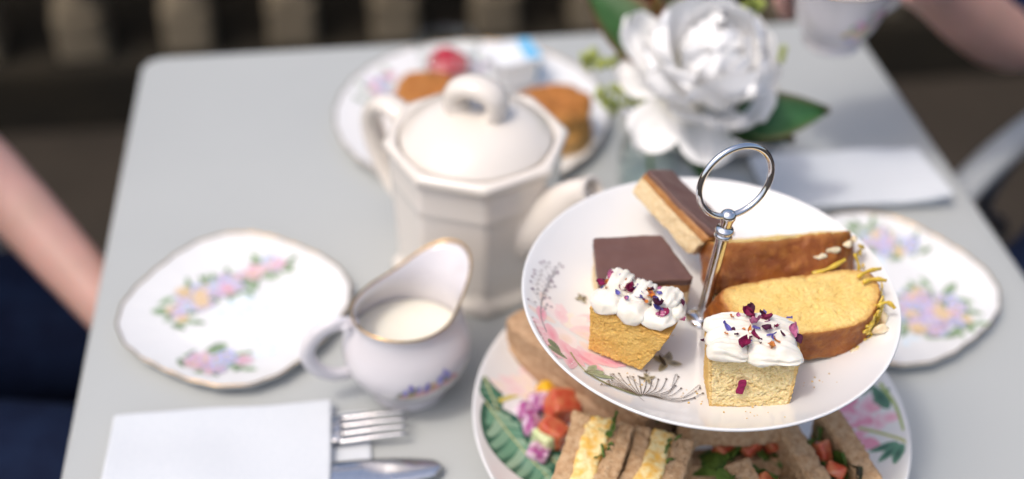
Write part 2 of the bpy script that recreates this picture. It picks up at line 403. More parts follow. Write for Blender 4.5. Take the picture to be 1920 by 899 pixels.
# ------------------------------------------------------------------ setting: paving, plinth, balusters, hedge
def sheet(name, x0, x1, y0, y1, z, mt): return obj(name, ([(x0, y0, z), (x1, y0, z), (x1, y1, z), (x0, y1, z)], [(0, 1, 2, 3)]), mt, None, False)
tag(sheet('ground', -60, 60, -60, 60, -.744, 'soil'), kind='structure')
tag(sheet('paving', -5, 5, -4, 1.40, -.740, 'paving'), kind='structure')
bal = thing('stone_balustrade', 'shaded stone balustrade on a dark mossy plinth behind the table', 'balustrade', (0, 1.364, -.74))
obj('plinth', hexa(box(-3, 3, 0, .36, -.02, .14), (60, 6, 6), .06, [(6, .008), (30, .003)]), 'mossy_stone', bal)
bp = [(.0, .14)] + [(r, z) for r, z in ((.040, .225), (.046, .235), (.046, .25), (.034, .262), (.030, .275), (.046, .33), (.055, .39), (.050, .45), (.034, .53), (.026, .60), (.032, .63), (.042, .64), (.042, .66))]
bcol = join([hexa(box(-.045, .045, -.045, .045, .135, .235), (6, 6, 6), .12, [(25, .003)]), lathe(bp[1:], 20), hexa(box(-.045, .045, -.045, .045, .65, .72), (6, 6, 6), .12)])
b0 = None
for k in range(-11, 13):
    x = -.083 + .1985 * k
    if b0 is None: b0 = obj('baluster', bcol, 'pale_stone', bal, True, None, (x, .075, 0))
    else: inst(b0, bal, (x, .075, 0), (0, 0, (k % 4) * pi / 2))
obj('top_rail', hexa(box(-3, 3, -.02, .18, .715, .80), (40, 6, 5), .2, [(8, .004)]), 'pale_stone', bal)
rnd = random.Random(3)
def leafcloud(n, fn, size, seed):
    r = random.Random(seed); V, F = [], []
    for i in range(n):
        c = fn(r); ax = Vector((r.gauss(0, 1), r.gauss(0, 1), r.gauss(0, 1))).normalized(); bx = ax.orthogonal().normalized(); cx = ax.cross(bx)
        s = size * r.uniform(.6, 1.3); b = len(V)
        V += [c - bx * s, c - cx * s * .45, c + bx * s, c + cx * s * .45]; F.append((b, b + 1, b + 2, b + 3))
    return V, F
hd = thing('clipped_hedge', 'dark evergreen hedge growing behind the stone balustrade', 'hedge', (0, 2.15, -.74))
obj('hedge_core', hexa(box(-3.4, 3.4, -.25, .4, -.02, 1.3), (60, 8, 14), .2, [(5, .05)]), 'soil', hd)
o = obj('foliage', leafcloud(22000, lambda r: Vector((r.uniform(-3.4, 3.4), -.27 + r.gauss(0, .05) if r.random() < .75 else r.uniform(-.2, .4), r.uniform(0, 1.36))), .032, 5), 'hedge_leaf', hd, False); tag(o, kind='stuff')

# ------------------------------------------------------------------ table
tb = thing('bistro_table', 'pale grey painted square metal cafe table set for tea', 'table', (0, 0, -.74))
def rrect(hx, hy, r, n=8):
    P = []
    for (cx, cy, a0) in ((hx - r, hy - r, 0), (-hx + r, hy - r, pi / 2), (-hx + r, -hy + r, pi), (hx - r, -hy + r, 1.5 * pi)):
        for k in range(n + 1): a = a0 + pi / 2 * k / n; P.append((cx + r * cos(a), cy + r * sin(a)))
    return P
V, F = [], []
prof = [(-.022, 0), (-.024, .006), (-.020, .0015), (-.0035, 0), (-.0015, .0004), (-.0005, .0015), (0, .0035)]
oz = [(.012, -.026), (0, -.026), (0, -.004), (.0006, -.0018), (.0018, -.0006), (.004, 0)]
for inset, z in oz:
    for p in rrect(.3600 - inset, .3600 - inset, .022 - min(inset, .01)): V.append((p[0], p[1], .74 + z))
n = 36
for i in range(len(oz) - 1):
    for k in range(n): F.append((i * n + k, i * n + (k + 1) % n, (i + 1) * n + (k + 1) % n, (i + 1) * n + k))
F.append(tuple(range((len(oz) - 1) * n, len(oz) * n))); F.append(tuple(range(n - 1, -1, -1)))
obj('tabletop', (V, F), 'table_paint', tb)
lg = None
for sx in (-1, 1):
    for sy in (-1, 1):
        q = tube([(sx * .315, sy * .315, .715), (sx * .325, sy * .325, .35), (sx * .335, sy * .335, 0)], .014, 12)
        obj('leg', q, 'table_paint', tb)
for (a, b) in (((-.315, -.315), (.315, -.315)), ((.315, -.315), (.315, .315)), ((.315, .315), (-.315, .315)), ((-.315, .315), (-.315, -.315))):
    obj('apron', tube([(a[0], a[1], .70), (b[0], b[1], .70)], .011, 8), 'table_paint', tb)

# ------------------------------------------------------------------ plates
def zrise(r, r0, r1, h, e): return h * max(0, (r - r0) / (r1 - r0)) ** e if r > r0 else 0
UC = Vector((.0495, -.1965, 0)); LC = Vector((.0485, -.1955, 0))
def upz(r): return .1245 + zrise(r, .06, .11, .0215, 1.8)
def lowz(r): return .018 + zrise(r, .085, .139, .024, 1.8)
def stand_plate(name, zf, R, th, parent):
    pr = []
    for i in range(1, 61): r = R * i / 60; pr.append((r, zf(r)))
    top = zf(R)
    pr += [(R + .0008, top + .0003), (R + .0014, top - .0006), (R + .0008, top - .0018)]
    for i in range(29, 0, -1): r = R * i / 30; pr.append((r, zf(r) - th))
    return obj(name, lathe(pr, 144, None, True, True), 'china', parent)
st = thing('cake_stand', 'two tier china cake stand with chrome centre rod and ring handle', 'cake stand', (UC.x, UC.y, 0))
D = Vector((UC.x, UC.y, 0))
up_plate = stand_plate('upper_plate', upz, .110, .0032, st); up_plate['label'] = 'smaller white upper plate with pink flower and ink sprig print'
lo_plate = stand_plate('lower_plate', lowz, .139, .0035, st); lo_plate.location = LC - UC; lo_plate['label'] = 'larger white lower plate printed with green leaves and pink flowers'
obj('foot_ring', lathe([(.070, 0), (.074, 0), (.075, .013), (.070, .0148)], 64, None), 'china', st)
# rod, leaning a little
ra = Vector((.0467, -.1990, .1235)) - D; rd = Vector((.083, 0, 1)).normalized()
obj('lower_rod', tube([Vector((0, 0, .016)), ra + Vector((0, 0, -.004))], .0036, 20), 'chrome', st)
obj('lower_washer', lathe([(.0, .019), (.009, .019), (.0095, .021), (.006, .024), (.0, .0245)], 32), 'chrome', st)
rmx = basis(ra, Vector((1, 0, -.083)), Vector((0, 1, 0)), rd) @ Matrix.Diagonal((1.12, 1.12, .975, 1))
obj('upper_washer', xf(lathe([(.0085, .0008), (.0088, .002), (.007, .0035), (.0036, .0045)], 32), rmx), 'chrome', st)
obj('upper_rod', xf(lathe([(.0036, .003), (.0036, .010), (.0033, .011), (.0033, .066)], 32), rmx), 'chrome', st)
obj('collar', xf(lathe([(.0032, .0655), (.0044, .0662), (.0048, .0675), (.0042, .0688), (.0037, .0694), (.0046, .0702), (.0049, .0714), (.0043, .0727), (.0030, .0733), (.0029, .075)], 32), rmx), 'chrome', st)
bp_ = [(.0029, .0745), (.0031, .0765), (.0036, .079)] + [(.0041 * sin(t), .0815 - .0041 * cos(t)) for t in [1.2 + i * .19 for i in range(11)]]
obj('finial', xf(lathe(bp_, 28, None, False, True), rmx), 'chrome', st)
ball = ra + rd * .0795
rn = Vector((-.238, .9695, -.059)).normalized(); rx_ = Vector((0, 0, 1)).cross(rn).normalized(); ru = rn.cross(rx_).normalized()
rx_ = -rx_ if rx_.x < 0 else rx_
rc = ball + (ru if ru.z > 0 else -ru) * .0226 + rx_ * .0022
obj('ring_handle', tube([rc + rx_ * .0226 * cos(a) + ru * .0226 * sin(a) for a in [2 * pi * k / 72 for k in range(72)]], .00185, 16, True), 'chrome', st)

# prints on the stand plates
def umap(x, y, off):
    r = hypot(x, y); k = min(1, .1085 / max(r, 1e-6)); return (x * k, y * k, upz(r * k) + off)
def lmap(x, y, off):
    r = hypot(x, y); k = min(1, .1372 / max(r, 1e-6)); return (x * k, y * k, lowz(r * k) + off)
pk0, pk1, pk2 = (.78, .27, .36), (.82, .52, .56), (.84, .72, .70)
cream = (.83, .74, .62)
pr = Print(umap); r_ = random.Random(11)
for k in range(26):                                     # big pale pink flower under the left cake
    a = r_.uniform(0, 6.3); q = r_.uniform(.0, .012); x, y = -.086 + q * cos(a), -.010 + q * 1.7 * sin(a)
    c = r_.choice([pk1, pk2, cream, (.82, .62, .52)]); pr.petal(x, y, a + r_.uniform(-.5, .5), r_.uniform(.012, .022), r_.uniform(.006, .011), c, mixc(c, (.83, .80, .78), .5))
for k in range(12):
    a = radians(195 + k * 7); pr.petal(-.088 + .006 * cos(a), -.014 + .008 * sin(a) - .0012 * k, a + r_.uniform(-.3, .3), .019, .008, pk0 if k % 2 else pk1, pk1 if k % 3 else pk2)
for (x, y, a, L, W) in ((-.094, -.022, -1.1, .026, .010), (-.090, -.027, -.75, .026, .010), (-.083, -.029, -.45, .024, .009), (-.077, -.032, -.25, .022, .009), (-.098, -.010, -1.5, .022, .009), (-.1, .004, -1.7, .016, .007)):
    pr.petal(x, y, a, L, W, pk0, pk1)
for (x, y, a) in ((-.100, -.026, -1.2), (-.102, -.034, -.7)): pr.petal(x, y, a, .013, .006, (.08, .12, .08), (.16, .22, .12))
ink = (.10, .085, .075); gink = (.30, .28, .29)
pr.stroke([(-.1005, -.020), (-.1015, -.005), (-.097, .015), (-.086, .038)], .0008, gink)
for k in range(22):
    t = k / 21; x, y = -.1012 + .015 * t ** 2, -.005 + .044 * t; sg = 1 if k % 2 else -1
    ex, ey = x + sg * .010 * (1.1 - t * .5) * r_.uniform(.4, 1.1), y + .006 * r_.uniform(.4, 1.3) + .003 * (1 - t)
    if hypot(ex, ey) < .108: pr.stroke([(x, y), ((x + ex) / 2, y + .004), (ex, ey)], .0003, gink); pr.dot(ex, ey, .0009, (.34, .28, .33)); pr.dot((x + ex) / 2 + .001, y + .006, .0007, gink)
pr.stroke([(-.0885, -.033), (-.0865, -.042), (-.0825, -.0516)], .0011, (.30, .33, .10))
pr.stroke([(-.0835, -.0505), (-.0745, -.058), (-.0606, -.0655), (-.054, -.0672)], .0019, (.16, .22, .12))
for (x, y, a, L, W) in ((-.0825, -.0505, .35, .012, .007), (-.0805, -.0485, .95, .010, .005), (-.079, -.0515, .05, .013, .005)): pr.petal(x, y, a, L, W, (.20, .28, .16), (.36, .44, .30))
pr.stroke([(-.0825, -.0505), (-.078, -.047), (-.0715, -.0455)], .0005, ink); pr.stroke([(-.0825, -.0505), (-.076, -.0500), (-.070, -.0490)], .0004, ink)
for k in range(21):                                     # ink drawn seed head
    t = k / 20; a = radians(165 - 168 * t); L = (.019 + .012 * t) * r_.uniform(.75, 1.08)
    bx, by = -.0565 + .012 * max(0, t - .3), -.0668; ex, ey = bx + L * cos(a), by + L * sin(a) * .95
    mx_, my_ = bx + L * .55 * cos(a + .35 * (1 - t * 2)), by + L * .55 * sin(a - .3)
    pr.stroke([(bx, by), (mx_, my_), (ex, ey)], .00055, ink); pr.dot(ex, ey, .0007, ink)
    if k % 3 == 0: pr.stroke([(ex, ey), (ex + .0022 * cos(a + 1.6), ey + .0022 * sin(a + 1.6)), (mx_ + .002, my_ + .001)], .0004, ink)
pr.stroke([(-.0565, -.066), (-.056, -.070), (-.0545, -.0745)], .0005, gink)
def moth(x, y, s, a0):
    for a, L, W in ((.9, 1, .62), (2.2, 1.05, .62), (-.55, .8, .5), (3.7, .8, .5)): pr.petal(x, y, a + a0, .009 * s, .0095 * s * W, (.10, .085, .05), (.42, .38, .26))
    pr.petal(x - .004 * s * sin(a0 + .1), y + .001 - .004 * s, 1.5 + a0, .010 * s, .0028 * s, (.06, .045, .03))
    for q in (-.6, .6): pr.stroke([(x, y + .004 * s), (x + q * .004 * s, y + .0075 * s), (x + q * .006 * s, y + .009 * s)], .00035, ink)
moth(-.0323, -.0372, 1.0, .25); moth(-.046, -.0492, .55, .9); moth(-.0726, .0196, .5, -.4)
for k in range(9):
    pr.dot(-.043 + r_.uniform(-.02, .02), -.062 + r_.uniform(-.01, .01), .0004, cream)
pr.build(up_plate)
pr = Print(lmap)
def bigleaf(x, y, a, L, W, d0, d1, ribs=9):
    pr.petal(x, y, a, L, W, d1, d0, .7)
    for k in range(ribs):
        t = .08 + .84 * k / ribs; cx, cy = x + L * t * cos(a), y + L * t * sin(a); w = W * .46 * sin(pi * t ** .7)
        for sg in (-1, 1):
            ex, ey = cx + L * .10 * cos(a) - sg * w * sin(a), cy + L * .10 * sin(a) + sg * w * cos(a)
            c = mixc(d1, (.62, .74, .56), .22 + .16 * sin(k * 2.1 + sg)); pr.stroke([(cx, cy), ((cx + ex) / 2 + .001, (cy + ey) / 2), (ex, ey)], L * .075, c)
    pr.stroke([(x, y), (x + L * .5 * cos(a), y + L * .5 * sin(a)), (x + L * cos(a), y + L * sin(a))], .0014, (.55, .58, .30))
bigleaf(-.130, .026, radians(-58), .088, .046, (.015, .10, .065), (.10, .30, .19))
bigleaf(-.1285, .046, radians(-75), .026, .018, (.01, .08, .05), (.06, .22, .14), 5)
bigleaf(-.108, .020, radians(-62), .07, .018, (.01, .07, .045), (.05, .18, .12), 6)
pr.stroke([(-.1205, .030), (-.112, .036), (-.100, .043)], .0032, (.60, .52, .12))
for k in range(16):
    a = r_.uniform(0, 6.3); x, y = -.101 + r_.gauss(0, .006), .050 + r_.gauss(0, .006)
    pr.petal(x, y, a, .016, .009, r_.choice([(.80, .70, .40), (.82, .74, .58), (.80, .58, .60)]), (.83, .70, .70))
for k in range(14): pr.stroke([(-.104, .075), (-.108 + .002 * k, .085), (-.113 + .0026 * k, .094 - .0004 * k * k * .3)], .0004, gink)
pr.build(lo_plate); pr = Print(lmap)
for k in range(22):
    a = r_.uniform(0, 6.3); x, y = .114 + r_.gauss(0, .005), -.008 + r_.gauss(0, .008)
    pr.petal(x, y, a, .015, .010, (.80, .36, .48), r_.choice([(.84, .58, .66), (.78, .30, .42), (.84, .68, .72)]))
for (x, y, a, L, W) in ((.110, -.018, -1.9, .022, .010), (.107, -.020, -1.5, .018, .008), (.121, -.006, .2, .013, .009)): pr.petal(x, y, a, L, W, pk1, (.80, .34, .46))
for (x, y, a, L) in ((.122, .008, .9, .018), (.126, -.002, .4, .012), (.132, -.012, 1.7, .024)): pr.petal(x, y, a, L, .008, (.02, .09, .06), (.10, .24, .15))
pr.stroke([(.1335, .010), (.1355, -.012), (.1325, -.034)], .0022, (.36, .46, .14))
pr.stroke([(.112, -.016), (.122, -.028), (.130, -.043), (.128, -.055)], .0022, (.46, .50, .16))
for (x, y, a) in ((.127, -.041, 2.95), (.127, -.042, 3.6), (.128, -.043, 4.1)): pr.petal(x, y, a, .017, .007, (.015, .07, .045), (.12, .30, .19))
pr.build(lo_plate); pr = Print(lmap)
for k in range(24):                                    # the print goes on under the food
    a = radians(r_.uniform(66, 120)); R0 = r_.uniform(.105, .13)
    pr.petal(R0 * cos(a), R0 * sin(a), r_.uniform(0, 6.3), .018, .009, r_.choice([(.06, .22, .13), pk1, pk0, cream]), pk2 if k % 2 else (.3, .42, .3))
pr.build(lo_plate)
for o_ in lo_plate.children: o_.name = 'floral_print'

def side_plate(name, label, cat, loc, rz, R, square, seed, spots, scal=24, group=None, washes=()):
    t = thing(name, label, cat, loc, rz, group)
    def rad(a): return 1 + square * cos(4 * a) + .0055 * cos(scal * a)
    def zz(q):
        return .0035 + (.0085 * ((q - .58) / .42) ** 1.25 if q > .58 else 0) + (-.0006 if q < .58 else 0)
    def fn(a, q, z):
        k = rad(a) if q > .6 else 1 + (rad(a) - 1) * (q / .6)
        return (R * q * k * cos(a), R * q * k * sin(a), z)
    P_ = [(i / 44, zz(i / 44)) for i in range(1, 45)]
    P_ += [(1.008, .0118), (1.006, .0105)] + [(i / 20, zz(i / 20) - .0032) for i in range(19, 12, -1)] + [(.60, .0), (.57, .0), (.56, .0012), (.2, .0012), (.05, .0012)]
    obj('dish', lathe(P_, 168, fn, True, True), 'china', t)
    ring = [fn(a, 1.0, zz(1.0) + .0004) for a in [2 * pi * k / 168 for k in range(168)]]
    obj('gilt_rim', tube(ring, .00065, 6, True), 'gold', t)
    def mp(x, y, off):
        r, a = hypot(x, y), atan2(y, x); q = r / R; k = rad(a); q2 = q / (k if q > .6 else 1 + (k - 1) * q / .6); return (x, y, zz(min(q2, .99)) + off + .00012)
    p = Print(mp); rw = random.Random(seed)
    for (cx, cy, w) in washes:
        p = Print(mp)
        for k in range(14): p.petal(cx + rw.gauss(0, w * .4), cy + rw.gauss(0, w * .4), rw.uniform(0, 6.3), w * .8, w * .5, (.60, .76, .85), (.80, .825, .84))
        p.build(t, 'blue_wash_print')
    for (cx, cy, rx, ry, ang, n, sz) in spots: p = Print(mp); p.k = 20 * (seed % 5); p.bouquet(cx, cy, rx, ry, ang, n, seed, sz); seed += 1; p.build(t)
    return t
side_plate('side_plate', 'flowered gilt edged side plate beside the milk jug, above the left napkin', 'plate', (-.252, -.027, 0), .15, .0815, .044, 21,
           [(-.030, .020, .022, .013, .75, 26, 1.25), (-.004, .034, .018, .011, .3, 22, 1.15), (.024, .042, .016, .009, .15, 18, 1.05), (-.020, -.050, .022, .011, -.35, 26, 1.15)], washes=[(.003, .006, .020), (.056, -.024, .014), (.01, -.04, .014)])
side_plate('side_plate', 'flowered gilt edged side plate half hidden behind the cake stand on the right', 'plate', (.236, -.060, 0), -.2, .084, .044, 41,
           [(.034, -.022, .026, .026, .2, 44, 1.35), (.014, .058, .024, .011, -.35, 26, 1.2), (-.04, -.02, .02, .016, .6, 16, 1.2)], washes=[(-.005, .02, .02), (.0, -.05, .016)])
side_plate('dinner_plate', 'large gilt edged plate holding two scones, jam and cream behind the teapot', 'plate', (-.050, .214, 0), .1, .124, .004, 61,
           [(-.075, .06, .024, .014, .7, 12, 1.4), (.02, .088, .018, .008, 0, 8, 1.2)], 30)
side_plate('saucer', 'white gilt edged saucer lying under the white peony', 'saucer', (.163, .194, 0), .3, .076, .0, 71, [(0, .0, .02, .02, 0, 10, 1.0)], 20)

# ------------------------------------------------------------------ teapot
tp = thing('teapot', 'cream glazed octagonal teapot with loop knob lid and curved handle', 'teapot', (-.0675, .0125, 0))
def octr(a, k):   # k=1 sharp octagon, 0 circle
    s = ((a - pi / 8 + 10 * pi) % (pi / 4)) - pi / 8; return 1 + k * (cos(pi / 8) / cos(s) - 1)
def octo(prof, n=96, mix=None):
    V, F = [], []
    for (r, z, k) in prof:
        for i in range(n): a = 2 * pi * (i + .0) / n; q = r * octr(a + pi / 8 + pi / 8, k); V.append((q * cos(a), q * sin(a), z))
    for i in range(len(prof) - 1):
        for k in range(n): F.append((i * n + k, i * n + (k + 1) % n, (i + 1) * n + (k + 1) % n, (i + 1) * n + k))
    F.append(tuple(range(n - 1, -1, -1))); return V, F
def octr(a, k):
    s = (a % (pi / 4)) - pi / 8; return 1 + k * (cos(pi / 8) / cos(s) * 1.0 - 1)
obj('body', octo([(.050, 0, .9), (.0655, 0, .96), (.0668, .002, .96), (.0668, .008, .96), (.065, .011, .96), (.0615, .014, .96), (.0612, .02, .96), (.0622, .05, .96), (.0632, .080, .96), (.0636, .088, .96), (.0641, .0892, .96), (.0639, .0915, .96), (.0640, .110, .96), (.0645, .1135, .97), (.0668, .1155, .97), (.0678, .1170, .97), (.0680, .120, .97), (.0670, .1225, .97), (.062, .1235, .9), (.0585, .1228, .3), (.0570, .1205, 0), (.0565, .112, 0), (.056, .05, 0), (.05, .012, 0), (.01, .008, 0)]), 'cream_glaze', tp)
lid = obj('lid', lathe([(.0555, .1190), (.0560, .1225), (.0552, .1245), (.0538, .1258), (.0505, .1290), (.044, .1342), (.035, .1388), (.025, .1418), (.014, .1434), (.003, .1439)], 72, None, False, True), 'cream_glaze', tp)
ka = radians(-28)
kp = [Vector((cos(ka) * s, sin(ka) * s, z)) for s, z in ((-.011, .139), (-.0145, .145), (-.0165, .151), (-.0145, .158), (-.0085, .162), (0, .1635), (.0085, .162), (.0145, .158), (.0165, .151), (.0145, .145), (.011, .139))]
obj('knob', tube(spline(kp, 6), .0120, 18, False, (1.0, .66), (-sin(ka), cos(ka), 0)), 'cream_glaze', lid)
da = radians(-45); dx, dy = cos(da), sin(da)
sp_ = [(.046, .060), (.062, .071), (.075, .087), (.084, .101), (.093, .112), (.104, .119)]
sps = spline([(dx * s, dy * s, z) for s, z in sp_], 8); nn = len(sps)
srad = [.026 - .0150 * min(1, i / (nn - 1) * 1.15) + (.0018 * max(0, i / (nn - 1) - .8) / .2) for i in range(nn)]
ov, of = tube(sps, srad, 20, False, (1, .92)); of = of[:-1]
inn = tube(list(reversed(sps[-6:])), [r * .72 for r in reversed(srad[-6:])], 20, False, (1, .92)); 
sv, sf = join([(ov, of), (inn[0], inn[1][:-2] + [inn[1][-1]])])
b1 = (nn - 1) * 20; b2 = len(ov)
tv = sps[-1] - sps[-2]
obj('spout', (sv, sf), 'cream_glaze', tp)
ringp = [(Vector(ov[b1 + k]) + Vector(inn[0][k])) / 2 for k in range(20)]
rm = []
for k in range(20):
    rm.append(k)
lipV = [Vector(ov[b1 + k]) for k in range(20)] + [ringp[k] + tv.normalized() * .0014 for k in range(20)]
best = min(range(20), key=lambda s: sum((Vector(inn[0][(s + k) % 20]) - Vector(ov[b1 + k])).length for k in range(20)))
bestr = min(range(20), key=lambda s: sum((Vector(inn[0][(s - k) % 20]) - Vector(ov[b1 + k])).length for k in range(20)))
dF = sum((Vector(inn[0][(best + k) % 20]) - Vector(ov[b1 + k])).length for k in range(20)); dR = sum((Vector(inn[0][(bestr - k) % 20]) - Vector(ov[b1 + k])).length for k in range(20))
pick = (lambda k: inn[0][(best + k) % 20]) if dF < dR else (lambda k: inn[0][(bestr - k) % 20])
lipV = [Vector(ov[b1 + k]) for k in range(20)] + [(Vector(ov[b1 + k]) + Vector(pick(k))) / 2 + tv.normalized() * .0013 for k in range(20)] + [Vector(pick(k)) for k in range(20)]
obj('spout_lip', (lipV, [(r * 20 + k, r * 20 + (k + 1) % 20, (r + 1) * 20 + (k + 1) % 20, (r + 1) * 20 + k) for r in (0, 1) for k in range(20)]), 'cream_glaze', tp)
hp = [(.060, .102), (.072, .111), (.090, .114), (.102, .104), (.105, .088), (.099, .066), (.086, .044), (.072, .034), (.060, .030)]
obj('handle', tube(spline([(-dx * s, -dy * s, z) for s, z in hp], 7), .0105, 18, False, (.62, 1.0), (dx, dy, .3)), 'cream_glaze', tp)

# ------------------------------------------------------------------ milk jug and milk
jg = thing('milk_jug', 'small white china milk jug with gilt rim and flower sprig', 'jug', (-.129, -.112, 0), radians(47))
def jshape(r, z):
    def fn(a, r_, z_):
        c = (cos(a) + 1) / 2; sp = c ** 13; t = max(0, (z_ - .045) / .03); t = t * t
        rr = r_ * (1 + .10 * t * (cos(a) ** 2 - .5)) + .023 * sp * t
        return (rr * cos(a), rr * sin(a), z_ + (.012 * sp + .002 * cos(2 * a)) * min(1, t))
    return fn
jp = [(.024, 0), (.027, 0), (.0275, .003), (.0255, .006), (.0270, .009), (.034, .016), (.0405, .025), (.0437, .034), (.0440, .042), (.0420, .051), (.0385, .059), (.0360, .065), (.0352, .070), (.0362, .0745)]
jin = [(.0345, .0742), (.0335, .070), (.0342, .065), (.0365, .059), (.040, .051), (.042, .042), (.0415, .034), (.038, .024), (.030, .014), (.01, .010)]
def dens(P): return [tuple(v)[:2] for v in spline([(p[0], p[1], 0) for p in P], 3)]
jfn = jshape(0, 0)
obj('body', lathe(dens(jp) + dens(jin), 72, jfn, True, True), 'shaded_china', jg)
obj('gilt_rim', tube([jfn(a, .0355, .0752) for a in [2 * pi * k / 72 for k in range(72)]], .0008, 8, True), 'gold', jg)
obj('handle', xf(tube(spline([(-.034, 0, .066), (-.045, 0, .071), (-.060, 0, .065), (-.068, 0, .051), (-.064, 0, .036), (-.053, 0, .026), (-.040, 0, .024)], 6), .0048, 12, False, (.7, 1.1), (0, 1, 0)), Matrix.Rotation(radians(-36), 4, 'Z')), 'shaded_china', jg)
obj('thumb_rest', ellipsoid(.006, .005, .0035), 'shaded_china', jg, True, None, (-.040 * cos(radians(36)), .040 * sin(radians(36)), .069))
def jmap(x, y, off):      # x = angle (rad), y = height
    prf = dens(jp); r = .04
    for p, q in zip(prf[:-1], prf[1:]):
        if p[1] <= y <= q[1] and q[1] > p[1] and p[1] > .006: r = p[0] + (q[0] - p[0]) * (y - p[1]) / (q[1] - p[1]); break
    return ((r + off + .0002) * cos(x), (r + off + .0002) * sin(x), y)
pj = Print(jmap); rj = random.Random(5)
for k in range(120):
    t_ = rj.random(); a = radians(-144 + 48 * t_) + rj.gauss(0, .05); z = .0310 + .006 * t_ + abs(rj.gauss(0, .0026)); w_, h_ = .055, .0016
    if k < 64: c = rj.choice([(.10, .13, .03), (.18, .20, .06), (.24, .20, .08)])
    elif k < 106: c = rj.choice([(.56, .22, .28), (.64, .38, .36), (.55, .34, .14)])
    else: c = rj.choice([(.13, .10, .42), (.24, .22, .56)]); z += .005; w_, h_ = .035, .0030
    pj.poly([(a + w_ * cos(q), z + h_ * sin(q)) for q in [i * pi / 4 for i in range(8)]], c, mixc(c, (.75, .74, .74), .25))
pj.build(jg)
mk = [(.012, .0112), (.030, .0148), (.0375, .0248), (.0408, .034), (.0412, .042), (.0410, .0435), (.0400, .0440), (.02, .04385), (.004, .0438)]
tag(obj('milk', lathe(mk, 64, None, True, True), 'milk', None, True, None, (-.129, -.112, 0)), 'white milk filling the lower half of the china jug', 'milk')

# ------------------------------------------------------------------ scones, jam, cream tub
def scone(label, loc, R, H, rz, seed):
    t = thing('scone', label, 'scone', loc, rz, 'scones on the plate behind the teapot')
    prof = [(.3, 0), (.8, 0), (.96, .06), (1.0, .2), (.95, .38), (.985, .46), (.93, .62), (.95, .78), (.90, .92), (.74, 1.0), (.4, 1.03), (.05, 1.02)]
    V, F = lathe([(p[0] * R, p[1] * H) for p in [tuple(v)[:2] for v in spline([(a, b, 0) for a, b in prof], 3)]], 48, None, True, True)
    cols = []
    for i, p in enumerate(V):
        V[i] = Vector(p) + dispn(Vector(p), [(36, .004), (90, .003), (240, .0012)], seed)
        t_ = p[2] / H; cols.append(mixc((.60, .33, .11), (.46, .20, .06), max(0, (t_ - .75) / .25)) if t_ > .45 else mixc((.58, .34, .13), (.64, .42, .19), abs(sin(t_ * 9))))
    obj('crumb', (V, F), 'scone', t, True, cols); return t
scone('tall golden brown scone at the right of the plate behind the teapot', (.017, .166, .0032), .034, .046, .4, 1)
scone('golden scone at the left of the plate, half hidden by the teapot lid', (-.088, .207, .0032), .033, .040, 1.9, 2)
jr = thing('jam_jar', 'small clear glass pot at the back of the scone plate', 'jar', (-.066, .284, .0065))
obj('glass', lathe([(.002, 0), (.022, 0), (.024, .002), (.027, .018), (.0315, .036), (.0322, .037), (.0318, .0375), (.0305, .0365), (.0262, .018), (.0228, .004), (.020, .0032), (.002, .003)], 56), 'glass', jr)
tag(obj('jam', xf(ellipsoid(.0225, .0225, .0090, 24, 12, [(60, .004)], 3), Matrix.Translation((0, 0, .0110))), 'jam', None, True, None, (-.066, .284, .0078)), 'spoonful of red jam inside the small glass pot', 'jam')
ct = thing('cream_tub', 'white plastic cream tub with blue print on the scone plate', 'tub', (-.004, .268, .0072), .25)
def rbox(hx, hy, r, z): return [(p[0], p[1], z) for p in rrect(hx, hy, r, 4)]
V = []; F = []
for hx, hy, z in ((.017, .014, 0), (.0175, .0145, .001), (.0205, .018, .028), (.0235, .021, .0285), (.0235, .021, .0305), (.0215, .019, .0312)): V += rbox(hx, hy, .006, z)
for i in range(5):
    for k in range(20): F.append((i * 20 + k, i * 20 + (k + 1) % 20, (i + 1) * 20 + (k + 1) % 20, (i + 1) * 20 + k))
F += [tuple(range(19, -1, -1)), tuple(range(100, 120))]
obj('tub', (V, F), 'white_plastic', ct)
obj('blue_panel', ([(.004, -.0185, .0316), (.0205, -.0185, .0316), (.0205, .0185, .0316), (.009, .0185, .0316)], [(0, 1, 2, 3)]), 'blue_print', ct, False)
obj('blue_panel', ([(.0188, -.0135, .004), (.0188, .0135, .004), (.0212, .016, .026), (.0212, -.016, .026)], [(0, 1, 2, 3)]), 'blue_print', ct, False)

# ------------------------------------------------------------------ vase, peony, greenery
vz = Vector((.088, .100, 0))
va = thing('glass_vase', 'little clear glass bottle vase holding the white peony', 'vase', vz)
vp = [(.003, .0), (.021, 0), (.0245, .003), (.0255, .012), (.0250, .034), (.0215, .046), (.0150, .055), (.0140, .062), (.0165, .074), (.0200, .080), (.0205, .0808), (.0195, .081), (.0155, .075), (.0125, .062), (.0135, .055), (.0195, .0455), (.0230, .034), (.0233, .012), (.022, .0065), (.003, .006)]
obj('bottle', lathe(dens(vp), 56), 'glass', va)
tag(obj('water', lathe([(.003, .0066), (.0218, .0071), (.0228, .012), (.0226, .033), (.0200, .0440), (.003, .0440)], 48, None, True, True), 'water', None, True, None, vz), 'clear water inside the little glass bottle vase', 'water')
pc = Vector((.113, .068, .124)); pax = Vector((.20, -.32, .93)).normalized()
pe = thing('peony', 'large white double peony bloom leaning out of the glass vase', 'flower', vz + Vector((0, 0, .01)))
L0 = vz + Vector((0, 0, .01))
obj('stem', tube([p - L0 for p in spline([vz + Vector((.004, .003, .009)), vz + Vector((0, 0, .05)), vz + Vector((.006, -.004, .082)), pc - pax * .035 + Vector((-.004, .006, 0)), pc - pax * .012], 8)], .0023, 8), 'stem', pe)
rp = random.Random(17)
pz = pax; px_ = pz.orthogonal().normalized(); py_ = pz.cross(px_)
